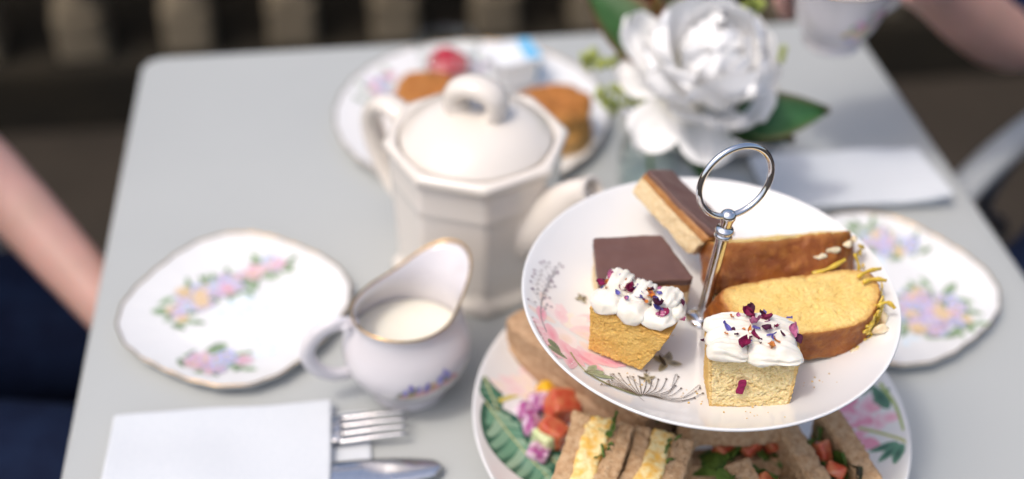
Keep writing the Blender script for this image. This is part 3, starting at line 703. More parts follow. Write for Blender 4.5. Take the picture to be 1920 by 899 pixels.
def petal(tilt, az, L, W, bend, cup, ruf, seed, base=.3, start=.0, lift=0):
    V, F, UV = blade(L, W, bend, cup, 7, 14, .78, ruf, seed, base, True)
    out = px_ * cos(az) + py_ * sin(az)
    d = out * sin(tilt) + pz * cos(tilt); nrm = pz * sin(tilt) - out * cos(tilt); side = nrm.cross(d)
    o = pc - L0 + out * start + pz * lift
    V2 = [o + d * p.x + side * p.y + nrm * p.z for p in V]
    cols = [mixc((.95, .91, .70), (.97, .965, .955), min(1, v * 2.4)) for u, v in UV]
    obj('petal', (V2, F), 'peony_petal', pe, True, cols)
k_ = 0
for ring, (cnt, tilt, L, W, bend, cup, ruf, st_, lift) in enumerate(((6, 106, .058, .050, .4, .14, .010, .004, -.018), (6, 82, .066, .064, .7, .18, .014, .004, -.016), (6, 60, .068, .066, .8, .22, .015, .004, -.014), (6, 42, .063, .056, .75, .26, .015, .004, -.012), (8, 28, .053, .036, .6, .35, .016, .008, -.008), (10, 15, .048, .026, .4, .45, .016, .005, -.005))):
    for i in range(cnt):
        k_ += 1
        petal(radians(tilt + rp.uniform(-9, 9)), 2 * pi * (i + .5 * (ring % 2)) / cnt + rp.uniform(-.2, .2), L * rp.uniform(.86, 1.14), W * rp.uniform(.85, 1.12), bend * rp.uniform(.6, 1.2), cup, ruf, k_, .3, st_, lift)
def leafpart(parent, off, base, tipd, L, W, up, c0, c1, bend=.35, cup=.25, seed=1, name='leaf'):
    d = Vector(tipd).normalized(); s = d.cross(Vector(up)).normalized(); nn_ = s.cross(d)
    V, F, UV = blade(L, W, -bend, cup, 5, 12, .62, .004, seed, .10)
    V2 = [Vector(base) - off + d * p.x + s * p.y + nn_ * p.z for p in V]
    return obj(name, (V2, F), 'leaf', parent, True, [mixc(c0, c1, max(0, abs(u) ** 6 * .9 + (v > .93) * .6)) for u, v in UV])
G0, G1 = (.045, .13, .035), (.20, .09, .05)
cam_dir = Vector((-.26, -.75, .6))
leafpart(pe, L0, (.088, .108, .118), (-.040, .045, .040), .095, .048, (.1, -.6, .7), G0, (.26, .07, .04), .3, .15, 2)
leafpart(pe, L0, (.098, .102, .112), (-.012, .030, .06), .070, .028, (.5, -.6, .5), (.20, .075, .03), (.28, .08, .04), .2, .15, 3)
leafpart(pe, L0, (.138, .040, .098), (.075, .006, .004), .078, .040, (.0, -.45, .9), (.05, .15, .055), (.22, .14, .08), .15, .2, 4)
leafpart(pe, L0, (.132, .046, .094), (.045, -.014, -.006), .055, .030, (.0, -.45, .9), (.035, .11, .035), G1, .2, .2, 7)
leafpart(pe, L0, (.093, .085, .088), (.020, -.052, -.026), .072, .034, (.3, -.5, .8), (.04, .13, .025), (.10, .16, .05), .3, .25, 5)
leafpart(pe, L0, (.090, .092, .085), (.005, -.040, .004), .045, .028, (-.3, -.5, .8), (.05, .14, .03), G1, .3, .25, 6)
def sprig(label, base, tips, seed):
    t = thing('flower_sprig', label, 'greenery', base, 0, 'green filler sprigs in the vase'); r = random.Random(seed); B = Vector(base)
    nk = None
    for tip in tips:
        tip = Vector(tip); mid = (B + tip) / 2 + Vector((r.uniform(-.008, .008), r.uniform(-.008, .008), .008))
        pts = spline([Vector((0, 0, 0)), mid - B, tip - B], 5); obj('stalk', tube(pts, [.0012 - .0007 * i / len(pts) for i in range(len(pts))], 6), 'stem', t)
        for k in range(9):
            o_ = tip - B + Vector((r.gauss(0, .006), r.gauss(0, .006), r.gauss(0, .005)))
            obj('twig', tube([pts[-3], o_], .0004, 4), 'stem', t)
            s_ = r.uniform(.0024, .0040); q = obj('bud', ellipsoid(s_, s_, s_ * 1.2, 8, 6, [(400, .0008)], k), 'bud', t, True, None, o_)
sprig('yellow green bud sprig standing up behind the peony', vz + Vector((.002, .004, .07)), [(.094, .130, .178), (.106, .124, .184), (.119, .119, .186), (.131, .115, .186), (.144, .110, .182), (.160, .100, .164)], 1)
sprig('thin green bud sprig drooping left of the peony towards the scones', vz + Vector((-.006, .004, .07)), [(.044, .146, .098), (.058, .132, .108), (.060, .118, .088), (.070, .106, .082), (.052, .120, .075)], 2)
sprig('single green bud sprig showing at the right of the peony', vz + Vector((.006, .002, .07)), [(.186, .108, .118)], 3)

# ------------------------------------------------------------------ napkins and cutlery
def cloth(x0, x1, y0, y1, z0, th, seed, sag=.0, n=(36, 26), wav=.0022, fn=None):
    def P(x, y): return z0 + wav * noise.noise(Vector((x * 20, y * 26, seed))) + (fn(x, y) if fn else 0)
    V, F = hexa(box(x0, x1, y0, y1, 0, th), (n[0], n[1], 3), .03)
    return [Vector((p.x + .002 * noise.noise(Vector((p.y * 22, seed, 1))), p.y + .0015 * noise.noise(Vector((p.x * 22, seed, 4))), p.z + P(p.x, p.y))) for p in V], F
nl = thing('napkin', 'pale folded napkin in the left foreground with a fork and knife tucked inside', 'napkin', (-.256, -.175, 0), radians(-1))
obj('under_fold', cloth(-.072, .098, -.062, .040, .0006, .0022, 1), 'napkin', nl)
obj('top_fold', cloth(-.074, .072, -.064, .047, .0062, .0030, 2, fn=lambda x, y: .0012 * math.exp(-((y + .01) / .03) ** 2)), 'napkin', nl)
obj('middle_fold', cloth(-.073, .0745, -.063, .0455, .0032, .0020, 6), 'napkin', nl)
nr = thing('napkin', 'pale folded napkin lying between the saucer and the right hand side plate', 'napkin', (.262, .079, 0), radians(-2))
obj('under_fold', cloth(-.078, .066, -.034, .036, .0006, .0035, 3), 'napkin', nr)
obj('top_fold', cloth(-.080, .074, -.040, .038, .0052, .0042, 4, wav=.0020, fn=lambda x, y: .002 * max(0, -y / .04) + .006 * max(0, (x + y * -.6 - .05) / .05) ** 2), 'napkin', nr)
obj('middle_fold', cloth(-.079, .070, -.037, .037, .0036, .0018, 9), 'napkin', nr)
def flatware(outline_fn, L, n=40, th=.0016, curve=None):
    V, F = [], []
    for i in range(n + 1):
        t = i / n; w = outline_fn(t); z = curve(t) if curve else 0
        for k in range(8):
            a = 2 * pi * k / 8; V.append((L * t, w * cos(a), z + th * sin(a)))
    for i in range(n):
        for k in range(8): F.append((i * 8 + k, i * 8 + (k + 1) % 8, (i + 1) * 8 + (k + 1) % 8, (i + 1) * 8 + k))
    F += [tuple(range(7, -1, -1)), tuple(n * 8 + k for k in range(8))]; return V, F
fk = thing('fork', 'steel fork with its tines poking out of the left napkin', 'fork', (-.318, -.148, .0052), radians(-3))
def hw(t): return .0045 + .0035 * max(0, 1 - t / .5) ** 1 * (1 if t > .02 else .6) if t < .75 else .0045 + .0085 * min(1, (t - .75) / .2)
fcv = lambda t: .001 + .007 * max(0, (t - .70) / .3) ** 1.5
obj('handle', flatware(hw, .142, 40, .0015, lambda t: fcv(t * .78)), 'steel', fk)
for k in range(4):
    y = -.0105 + .007 * k
    obj('tine', tube([(.138 + .048 * t, y * (1 - .06 * t), fcv(.76 + .24 * t) - .004 * max(0, t - .55) - .0004) for t in [i / 10 for i in range(11)]], [.0024 - .0012 * (i / 10) ** 2 for i in range(11)], 8, False, (.6, 1), (0, 0, 1)), 'steel', fk)
kn = thing('knife', 'steel knife with a rounded blade poking out of the left napkin', 'knife', (-.318, -.192, .0052), radians(-1))
obj('handle', flatware(lambda t: .0075 - .002 * t, .10, 20, .0022), 'steel', kn)
obj('blade', xf(flatware(lambda t: .0055 + .0065 * sin(pi * min(1, t * 1.02)) ** .6 if t < .97 else .005 * (1 - t) / .03 + .0005, .108, 40, .0010, lambda t: .0008), Matrix.Translation((.098, 0, 0))), 'steel', kn)

# ------------------------------------------------------------------ cakes on the upper plate
def ribbon(p0, p1, W, H, lobes=3, seed=0, nose=.45, n=22, m=28):
    """piped cream: ridged, swelling ribbon from p0 to p1 lying on the sponge"""
    p0, p1 = Vector(p0), Vector(p1); d = (p1 - p0); L = d.length; d.normalize(); s = Vector((0, 0, 1)).cross(d).normalized(); u = d.cross(s)
    V, F = [], []
    for i in range(n + 1):
        t = i / n; e = (1 - (2 * t - 1) ** 4) ** .5 if 0 < t < 1 else .02
        sw = 1 + .10 * sin(t * 9 + seed) * (1 - t)
        for k in range(m):
            a = 2 * pi * k / m; ridge = 1 + .13 * (abs(cos(lobes * (a + .15 * sin(seed)))) ** .6 - .6) * 2 * (.25 + .75 * min(1, t * 2.2))
            x = cos(a) * W / 2 * e * sw * ridge; z = (sin(a) * .62 + .42) * H * (.86 + .14 * cos(pi * t)) * e * ridge
            p = p0 + d * (L * t) + s * x + u * z
            V.append(p + dispn(p, [(75, .0022), (190, .0007), (520, .0002)], seed))
    for i in range(n):
        for k in range(m): F.append((i * m + k, i * m + (k + 1) % m, (i + 1) * m + (k + 1) % m, (i + 1) * m + k))
    F += [tuple(range(m - 1, -1, -1)), tuple(n * m + k for k in range(m))]; return V, F
MAG, PUR, BLU, ORA, PNK = (.36, .012, .10), (.10, .008, .05), (.10, .11, .48), (.75, .26, .01), (.62, .16, .32)
def dried(parent, off, items, seed):
    r = random.Random(seed)
    for (x, y, z, c, L, W) in items:
        L *= .92; W *= .95; z -= .0012
        V, F, UV = blade(L, W, r.uniform(.3, 1.3), r.uniform(.1, .6), 4, 9, .7, L * .40, r.randint(1, 99), .3, W > .0028)
        mm = Matrix.Translation(Vector((x, y, z)) - off) @ Matrix.Rotation(r.uniform(0, 6.3), 4, 'Z') @ Matrix.Rotation(r.uniform(-.12, .18), 4, 'Y') @ Matrix.Rotation(r.uniform(-.3, .3), 4, 'X')
        c2 = mixc(c, (.03, .005, .02), .5) if c in (MAG, PUR) else mixc(c, (.6, .4, .5), .25)
        obj('dried_petal', ([mm @ p for p in V], F), 'petal_dry', parent, True, [mixc(c, c2, abs(u) * .6 + (1 - v) * .3) for u, v in UV])
def flecks(parent, off, fn, n, seed):
    q = random.Random(seed); items = []
    for k in range(n):
        a, b = q.random(), q.random(); items.append((*fn(a, b), q.choice([MAG, PUR, BLU, BLU, ORA, ORA, PNK]), q.uniform(.0022, .0042), q.uniform(.0014, .0026)))
    dried(parent, off, items, seed + 50)
def cake(label, off, corners, seed, cfn):
    t = thing('iced_sponge_square', label, 'cake', off)
    c = [[[Vector(corners[i][j][k]) - off for k in (0, 1)] for j in (0, 1)] for i in (0, 1)]
    nz_ = Vector((cos(.35), sin(.35) * 0, 0)); inw = (c[0][1][0] - c[0][0][0]).normalized()
    def pit(x):
        n1 = noise.noise(Vector((x.x * 560, x.y * 560, x.z * 950)) + Vector((seed * 9, 0, 0))); n2 = noise.noise(x * 900)
        n3 = noise.noise(Vector((x.x * 230, x.y * 230, x.z * 330)) + Vector((3, seed * 5, 1)))
        return inw * (max(0, n3 - .42) * (.0085 if seed == 2 else .005) + (max(0, n1 - .16) * .0028 if seed == 2 else max(0, n1 - .40) * .0026) + .0004 * n2)
    V, F, cols = hexa(c, (110, 30, 84), .035, [(45, .0010), (220, .0004), (800, .0004)], seed, cfn, pit)
    obj('sponge', (V, F), 'sponge', t, True, cols); return t
# left cake: golden baked side towards the camera
def cfA(u, v, w, x):
    g = noise.noise(x * 130); a = mixc((.70, .42, .115), (.78, .53, .18), .5 + .5 * g)
    if w > .93: a = mixc(a, (.62, .34, .09), .6)
    return a
A0 = Vector((-.008, -.222, .128))
Ac = [[[(-.0280, -.2230, .1305), (-.0266, -.2194, .1605)], [(-.012, -.200, .131), (-.0115, -.1985, .1605)]], [[(.0010, -.2395, .1270), (.0122, -.2465, .1575)], [(.017, -.2175, .127), (.0275, -.2235, .1575)]]]
ck = cake('iced sponge square with golden side and piped cream, left of the two', A0, Ac, 1, cfA)
wd = Vector((.816, -.575, 0)); dd = Vector((.575, .816, 0)); tl_ = Vector((-.0266, -.2194, .1595)) - A0
for i, (s, l, seed) in enumerate(((.0075, 0, 1), (.0225, 0, 2), (.0375, .002, 3))):
    p0 = tl_ + wd * s + dd * (-.0008 + l * 0)
    obj('piped_icing', ribbon(p0 + wd * (.001 * (i - 1)) - Vector((0, 0, .0006 * (i % 2))), p0 + dd * .0165 + wd * (.0014 - .001 * i) + Vector((0, 0, .0016)), .0190 + .0010 * (i % 2), .0088, 3, seed, .4, 24, 40), 'icing', ck)
    obj('piped_icing', ribbon(p0 + dd * .0110 + Vector((0, 0, .0015)), p0 + dd * .0325 + Vector((0, 0, .002)), .0162, .0108, 5, seed + 7, .4, 24, 48), 'icing', ck)
obj('piped_icing', ribbon(tl_ + wd * .0445 + dd * .010, tl_ + wd * .0445 + dd * .027, .010, .0075, 3, 5), 'icing', ck)
def onA(s, d, h): return tuple(A0 + tl_ + wd * s + dd * d + Vector((0, 0, h)))
dried(ck, A0, [(*onA(.003, .014, .0105), MAG, .007, .005), (*onA(.001, .010, .008), BLU, .005, .0025), (*onA(.004, .010, .0095), ORA, .006, .003), (*onA(.002, .017, .010), PNK, .006, .004), (*onA(.000, .007, .006), BLU, .005, .0022), (*onA(.002, .012, .010), PUR, .004, .003),
    (*onA(.012, .015, .010), MAG, .009, .006), (*onA(.015, .014, .0095), MAG, .006, .005), (*onA(.013, .018, .0105), PUR, .006, .0022), (*onA(.018, .013, .0095), ORA, .008, .0035), (*onA(.022, .015, .0105), MAG, .009, .006), (*onA(.024, .017, .0115), PUR, .007, .004), (*onA(.021, .012, .0105), BLU, .007, .0022),
    (*onA(.029, .018, .0115), ORA, .005, .005), (*onA(.033, .0145, .0105), ORA, .009, .003), (*onA(.036, .012, .0115), PUR, .009, .007), (*onA(.038, .011, .0118), BLU, .007, .004), (*onA(.040, .012, .0110), PUR, .007, .005), (*onA(.040, .008, .0105), BLU, .007, .003),
    (*onA(.037, .004, .0095), PNK, .006, .005), (*onA(.0395, .003, .0085), MAG, .008, .006), (*onA(.047, .016, .006), PUR, .007, .005), (*onA(.047, .013, .004), PNK, .005, .004), (*onA(.043, .024, .008), BLU, .003, .002)], 4)
flecks(ck, A0, lambda a, b: onA(.002 + .042 * a, .006 + .018 * b, .0105 + .0012 * (1 - abs(2 * b - 1))), 16, 3)
# front cake: open cut crumb towards the camera
def cfB(u, v, w, x):
    g = noise.noise(Vector((x.x * 120, x.y * 120, x.z * 300))); a = mixc((.80, .62, .30), (.87, .74, .44), .5 + .6 * g)
    if v > .06: a = mixc(a, (.72, .44, .13), .6)
    if w < .05 or u < .04 or u > .96: a = mixc(a, (.70, .42, .12), .55)
    return a
B0 = Vector((.055, -.262, .1275))
Bc = [[[(.0318, -.2722, .1270), (.0296, -.2650, .1610)], [(.036, -.247, .127), (.0335, -.2405, .1610)]], [[(.0748, -.2795, .1275), (.0792, -.2735, .1610)], [(.080, -.255, .127), (.0835, -.2485, .1610)]]]
cb = cake('iced sponge square with open crumb and magenta petal, nearest the camera', B0, Bc, 2, cfB)
wb = Vector((.0496, -.0085, 0)).normalized(); db = Vector((.0085, .0496, 0)).normalized(); t2 = Vector((.0296, -.2650, .1603)) - B0
for (s0, s1, d, W, H, lb, sd, dz) in ((-.001, .0225, .0015, .0150, .0088, 2, 11, 0), (.0195, .0515, .0000, .0165, .0088, 2, 12, -.0006), (-.002, .0500, .0105, .0150, .0100, 3, 13, .0008), (-.003, .0510, .0195, .0150, .0098, 3, 14, .0006), (.002, .048, .0245, .010, .0085, 3, 15, .0004)):
    obj('piped_icing', ribbon(t2 + wb * s0 + db * d + Vector((0, 0, dz)), t2 + wb * s1 + db * d + Vector((0, 0, dz * .5)), W, H, lb + 2, sd, .4, 40, 48), 'icing', cb)
def onB(s, d, h): return tuple(B0 + t2 + wb * s + db * d + Vector((0, 0, h)))
dried(cb, B0, [(*onB(.023, .019, .0105), PNK, .009, .007), (*onB(.026, .020, .0110), MAG, .008, .006), (*onB(.029, .021, .0108), MAG, .008, .005), (*onB(.025, .022, .012), PUR, .007, .005), (*onB(.035, .019, .0102), PUR, .010, .003), (*onB(.039, .017, .0100), MAG, .007, .0018),
    (*onB(.029, .014, .0108), PUR, .006, .005), (*onB(.024, .014, .0108), BLU, .005, .0018), (*onB(.012, .0095, .0108), BLU, .007, .0025), (*onB(.016, .008, .0108), PUR, .006, .0015), (*onB(.022, .0085, .0108), ORA, .006, .002), (*onB(.021, .005, .0100), MAG, .010, .007), (*onB(.027, .005, .0098), MAG, .007, .004), (*onB(.031, .0075, .0105), BLU, .006, .0015),
    (*onB(.034, .004, .0098), ORA, .008, .005), (*onB(.038, .003, .0098), ORA, .006, .0014), (*onB(.047, .009, .0085), PNK, .009, .006), (*onB(.050, .007, .006), PUR, .008, .006), (*onB(.0275, .003, .0085), PUR, .004, .003), (*onB(-.001, .012, .002), PUR, .005, .003), (*onB(.033, .026, .0095), BLU, .003, .002)], 6)
flecks(cb, B0, lambda a, b: onB(.006 + .040 * a, .003 + .020 * b, .0108), 14, 5)
V, F = hexa(box(-.0022, .0022, -.0007, .0007, -.0048, .0048), (4, 2, 8), .3, [(500, .0006)], 3)
obj('dried_petal', (V, F), 'petal_dry', cb, True, [MAG] * len(V), Vector((.0475, -.2746, .1440)) - B0 + Vector((0, -.0001, 0)), (-.15, .12, -.17))

rcr = random.Random(4); Vc, Fc = [], []
for k in range(46):
    cx, cy, sg = rcr.choice([(.022, -.262, .007), (-.004, -.248, .007), (.088, -.262, .008), (.018, -.205, .006), (.052, -.287, .008)])
    x, y = cx + rcr.gauss(0, sg), cy + rcr.gauss(0, sg * .7); s_ = rcr.uniform(.00025, .0007); z = upz(hypot(x - UC.x, y - UC.y)) + s_ * .7
    v_, f_ = ellipsoid(s_, s_ * .8, s_ * .7, 6, 4, [(1500, s_ * .5)], k); b = len(Vc); Vc += [p + Vector((x, y, z)) for p in v_]; Fc += [tuple(i + b for i in q) for q in f_]
tag(obj('cake_crumbs', (Vc, Fc), 'sponge', None, True, [(.70, .46, .16)] * len(Vc)), 'golden cake crumbs scattered on the upper plate', 'crumbs', None, 'stuff')

# millionaire's shortbread
def layered(label, off, corners, seed):
    t = thing('caramel_shortbread', label, 'shortbread', off)
    c = [[[Vector(corners[i][j][k]) - off for k in (0, 1)] for j in (0, 1)] for i in (0, 1)]
    def cut(a, b, grow=1.0):
        mid = sum((c[i][j][k] for i in (0, 1) for j in (0, 1) for k in (0, 1)), Vector()) / 8
        o = [[[c[i][j][0].lerp(c[i][j][1], w) for w in (a, b)] for j in (0, 1)] for i in (0, 1)]
        if grow != 1:
            cc = sum((o[i][j][k] for i in (0, 1) for j in (0, 1) for k in (0, 1)), Vector()) / 8
            o = [[[cc + (o[i][j][k] - cc) * grow for k in (0, 1)] for j in (0, 1)] for i in (0, 1)]
        return o
    obj('biscuit', hexa(cut(0, .60), (30, 30, 16), .05, [(70, .0012), (260, .0009), (800, .0004)], seed), 'shortbread', t)
    obj('caramel', hexa(cut(.585, .83, 1.008), (28, 28, 8), .12, [(60, .0007), (300, .0003)], seed + 1), 'caramel', t)
    obj('chocolate', hexa(cut(.815, 1.0, 1.012), (28, 28, 6), .14, [(35, .0012), (160, .0005), (500, .0002)], seed + 2), 'chocolate', t)
    return t
S0 = Vector((.010, -.175, .1245))
layered('caramel shortbread with flat milk chocolate top, lying behind the left sponge square', S0,
        [[[(-.0155, -.1945, .1262), (-.0165, -.1955, .1555)], [(-.0120, -.1530, .1258), (-.0130, -.1525, .1555)]], [[(.0375, -.1950, .1250), (.0395, -.1960, .1555)], [(.0275, -.1545, .1255), (.0285, -.1535, .1555)]]], 3)
S1 = Vector((.045, -.130, .132))
dp = Vector((.73, .51, -.44)) * .026
a_, b_, c_, d_ = Vector((.0182, -.1144, .160)), Vector((.0279, -.1145, .176)), Vector((.0575, -.1682, .164)), Vector((.0446, -.1642, .146))
layered('caramel shortbread tipped on its side, leaning behind the ring handle', S1,
        [[[a_, b_], [d_, c_]], [[a_ + dp, b_ + dp], [d_ + dp, c_ + dp]]], 6)
# lemon drizzle slices
def cfL(e, z, p):
    g = noise.noise(p * 150); cr = mixc((.80, .56, .17), (.84, .64, .25), .5 + .6 * g)
    cst = mixc((.19, .046, .005), (.34, .100, .011), .5 + .7 * noise.noise(p * 70))
    cst = mixc(cst, (.50, .20, .035), max(0, .9 * noise.noise(p * 260)) + max(0, .5 * noise.noise(p * 110)))
    if e <= 0: return mixc(cst, (.50, .22, .05), .75 * max(0, (abs(2 * z - 1) - .82) / .18))
    return mixc((.55, .27, .06), cr, min(1, e / .14)) if e < .14 else cr
OUT = smooth_outline([(-.045, -.017), (-.020, -.0205), (.012, -.0215), (.026, -.0190), (.037, -.0120), (.0455, -.001), (.0480, .009), (.0440, .0185), (.022, .0205), (-.010, .0205), (-.044, .018), (-.047, .0)], 16)
def slice_(label, mtx, th, bot, seed, peels, ds=((40, .0014), (150, .0005), (480, .0005), (1000, .0005))):
    t = thing('lemon_loaf_slice', label, 'cake slice', mtx=mtx)
    V, F, C = slab(OUT, th, bot, 30, 18, ds, seed, cfL); obj('crumb', (V, F), 'loaf', t, True, C)
    r = random.Random(seed)
    for (p0, p1, p2, rad) in peels:
        obj('peel_strand', tube(spline([p0, p1, p2], 6), [rad * (.8 + .2 * sin(i)) for i in range(13)], 8, False, (1, .6), (0, 0, 1)), 'peel', t)
    return t
M1 = Matrix.Translation((.0985, -.2205, .1325)) @ Matrix.Rotation(radians(4), 4, 'Z') @ Matrix.Rotation(radians(9), 4, 'X')
rq = random.Random(9); PL1 = []
RF = [p for p in OUT if p[0] > .022 and p[1] < .012]
for k in range(34):
    i = min(len(RF) - 2, max(1, int(rq.gauss(.40, .20) * len(RF)))); p = Vector((*RF[i], 0)); tg = Vector((*RF[i + 1], 0)) - Vector((*RF[i - 1], 0)); tg.normalize(); z = rq.uniform(.003, .022)
    kk = 1.15 - .15 * z / .0225; o = Vector((p.x * kk, p.y * kk, z)); nm = Vector((tg.y, -tg.x, .15)).normalized(); q = rq.gauss(0, .8)
    v = (tg * cos(q) + Vector((0, 0, 1)) * sin(q) + nm * rq.uniform(-.15, .45)).normalized() * rq.uniform(.0030, .0058); o = o + nm * rq.uniform(.0, .0016)
    PL1.append((o - v, o + nm * .0006, o + v, rq.uniform(.0010, .0016)))
PL1 += [((.036, .012, .0245), (.043, .014, .0262), (.0515, .0150, .0255), .0020), ((.038, .008, .0240), (.045, .0085, .0250), (.0520, .0070, .0240), .0020), ((.040, -.010, .0235), (.046, -.009, .0245), (.050, -.012, .022), .0019)]
sl1 = slice_('lemon loaf slice lying flat with yellow crumb up and candied peel on its crust', M1, .0225, 1.15, 31, PL1)
for (cx, cy, cz, a, b, h) in ((.030, -.0245, .0035, .009, .0028, .0025), (.0465, -.008, .010, .0035, .006, .006), (.041, -.019, .012, .005, .002, .005)):
    obj('sugar_glaze', ellipsoid(a, b, h, 16, 10, [(200, .002)], int(cx * 999)), 'glaze_sugar', sl1, True, None, (cx, cy, cz))
M2 = basis((.1015, -.1840, .1320), (1, .03, 0), (0, .80, -.60), (0, .60, .80))
PL2 = [((.010, -.0225, .008), (.020, -.0240, .0105), (.031, -.0225, .0150), .0017), ((.038, -.020, .018), (.0405, -.0190, .011), (.0410, -.0175, .005), .0014), ((.046, -.008, .016), (.0490, -.004, .018), (.0495, .003, .016), .0016), ((.047, -.010, .010), (.0490, -.006, .008), (.0495, .002, .008), .0014), ((.044, -.013, .022), (.048, -.010, .020), (.050, -.004, .021), .0013)]
sl2 = slice_('lemon loaf slice showing its brown glazed crust, behind the flat slice', M2, .0305, 1.0, 47, PL2, ((40, .0018), (140, .0010), (420, .0006)))
for (cx, cy, cz, a, b, h) in ((.016, -.0206, .018, .0050, .0010, .0016), (.024, -.0197, .021, .0055, .0010, .0020), (.0345, -.0190, .024, .003, .0014, .002), (.040, -.0155, .026, .0022, .0014, .0018), (.018, -.0225, -.0005, .008, .003, .0014)):
    obj('sugar_glaze', ellipsoid(a, b, h, 14, 8, [(300, .0012)], int(cx * 999)), 'glaze_sugar', sl2, True, None, (cx, cy, cz))

# ------------------------------------------------------------------ sandwiches and salad on the lower plate
def leafy(L, W, seed, ruf=.006):
    V, F, UV = blade(L, W, .6, .1, 6, 8, .7, ruf, seed, .5); return V, F
def sandwich(name, label, o, ex, ez, dims, layers, seed):
    """layers stacked along local x; length along local y (away), height along local z"""
    ex, ez = Vector(ex).normalized(), Vector(ez).normalized(); ey = ez.cross(ex).normalized(); ez = ex.cross(ey)
    t = thing(name, label, 'sandwich', mtx=basis(o, ex, ey, ez)); L, H = dims; x = 0; r = random.Random(seed)
    for kind, th in layers:
        if kind == 'bread':
            obj('bread_slice', hexa(box(x, x + th, 0, L, 0, H), (10, 40, 24), .10, [(28, .0026), (260, .0014), (700, .0008)], seed + int(x * 999)), 'bread', t)
        elif kind == 'egg':
            obj('egg_filling', hexa(box(x - .001, x + th + .001, -.001, L + .001, .001, H + .0008), (8, 30, 14), .2, [(60, .0016), (190, .0014), (420, .0009)], seed), 'egg', t)
        elif kind == 'cress':
            for k in range(6):
                y = r.uniform(0, L); obj('cress', tube(spline([(x, y, H * .5), (x + r.uniform(-.002, .003), y + r.uniform(-.006, .006), H + .001), (x + r.uniform(-.002, .005), y + r.uniform(-.012, .012), H + .0015)], 4), .0008, 6), 'green_leaf', t)
                V, F = leafy(.006, .0040, k + seed, .001); obj('cress', (V, F), 'green_leaf', t, True, None, (x + r.uniform(-.001, .002), r.uniform(0, L), H + .0006), (r.uniform(-1, 1), r.uniform(-.6, .2), r.uniform(0, 6)))
            x += th; continue
        elif kind in ('salad', 'lettuce'):
            for k in range(5):
                V, F = leafy(r.uniform(.016, .026), r.uniform(.016, .024), k + seed); obj('salad_leaf', (V, F), 'dark_salad' if (kind == 'salad' and k % 2) else 'green_leaf', t, True, None, (x + th * r.uniform(.2, .8), L * k / 5, H * .5), (r.uniform(-.4, .4), -1.45 + r.uniform(-.35, .35), r.uniform(-.5, .5)))
        elif kind == 'tomato':
            for k in range(3):
                obj('tomato_piece', hexa(box(-.005, .005, -.006, .006, -.005, .005), (6, 6, 6), .35, [(90, .002)], k + seed), 'tomato', t, True, None, (x + th * .5, L * (k + .4) / 4, H - .005 - .003 * r.random()), (r.uniform(0, 1), r.uniform(0, 1), r.uniform(0, 1)))
        x += th
    return t
sandwich('finger_sandwich', 'egg and cress finger sandwich on brown bread, left of the pair', (-.0570, -.266, .020), (.89, -.46, 0), (-.1, -.25, 1), (.068, .038), [('bread', .0115), ('egg', .0130), ('cress', .001), ('bread', .0130)], 3)
sandwich('finger_sandwich', 'egg and cress finger sandwich on brown bread, right of the pair', (-.0180, -.272, .020), (.87, -.49, 0), (-.1, -.25, 1), (.060, .036), [('bread', .0100), ('egg', .0120), ('cress', .001), ('bread', .0130)], 5)
t = thing('finger_sandwich', 'long soft brown bread sandwich lying under the upper plate at the back left', 'sandwich', (-.006, -.151, .019), radians(-52))
obj('bread_slice', hexa(box(-.066, .062, -.023, .023, .0165, .036), (60, 26, 12), .22, [(30, .003), (170, .0014), (600, .0008)], 7), 'bread_soft', t)
obj('bread_slice', hexa(box(-.066, .062, -.024, .024, .000, .019), (30, 14, 8), .22, [(30, .002), (150, .0008)], 8), 'bread_soft', t)
obj('filling', hexa(box(-.062, .060, -.018, .018, .0125, .0230), (24, 12, 4), .2, [(60, .003)], 9), 'green_leaf', t)
sandwich('salad_sandwich', 'brown bread salad sandwich with two long slices at the right of the lower plate', (.1030, -.294, .020), (.98, .16, 0), (0, 0, 1), (.068, .041), [('bread', .0130), ('lettuce', .004), ('tomato', .008), ('salad', .005), ('bread', .0130)], 11)
sandwich('salad_sandwich', 'brown bread salad sandwich lying flat below the front of the upper plate', (.099, -.226, .019), (.02, .50, .87), (0, -.87, .50), (.064, .028), [('bread', .0120), ('lettuce', .003), ('tomato', .007), ('bread', .012)], 13)
sandwich('salad_sandwich', 'short cut brown bread sandwich with tomato at the centre front of the lower plate', (.0600, -.300, .021), (.96, .28, .0), (.1, -.2, 1), (.046, .036), [('salad', .003), ('bread', .0150), ('tomato', .007), ('lettuce', .004)], 17)
def bit(name, label, cat, mt, loc, s, seed, rot=(.3, .4, .2)):
    return tag(obj(name, hexa(box(-s[0], s[0], -s[1], s[1], -s[2], s[2]), (8, 8, 8), .4, [(70, .002), (200, .0005)], seed), mt, None, True, None, loc, rot), label, cat, 'salad garnish on the lower plate')
bit('tomato_wedge', 'red tomato wedge beside the left egg sandwich', 'tomato', 'tomato', (-.031, -.172, .029), (.011, .009, .009), 1)
bit('tomato_wedge', 'orange red tomato wedge wedged against the left egg sandwich', 'tomato', 'tomato', (-.040, -.193, .028), (.007, .010, .008), 2, (.2, .1, .9))
bit('onion_piece', 'purple edged red onion piece at the left of the garnish', 'onion', 'onion', (-.053, -.170, .024), (.007, .006, .005), 3)
bit('onion_piece', 'pale red onion dice beside the yellow pepper', 'onion', 'onion', (-.044, -.165, .027), (.006, .006, .006), 4, (.8, .1, .3))
bit('onion_piece', 'whitish onion dice below the purple onion', 'onion', 'onion', (-.052, -.184, .024), (.006, .006, .005), 9, (.3, .7, .3))
bit('onion_piece', 'pale onion dice nearest the green leaf print', 'onion', 'onion', (-.051, -.206, .024), (.006, .007, .005), 10, (.1, .4, 1.1))
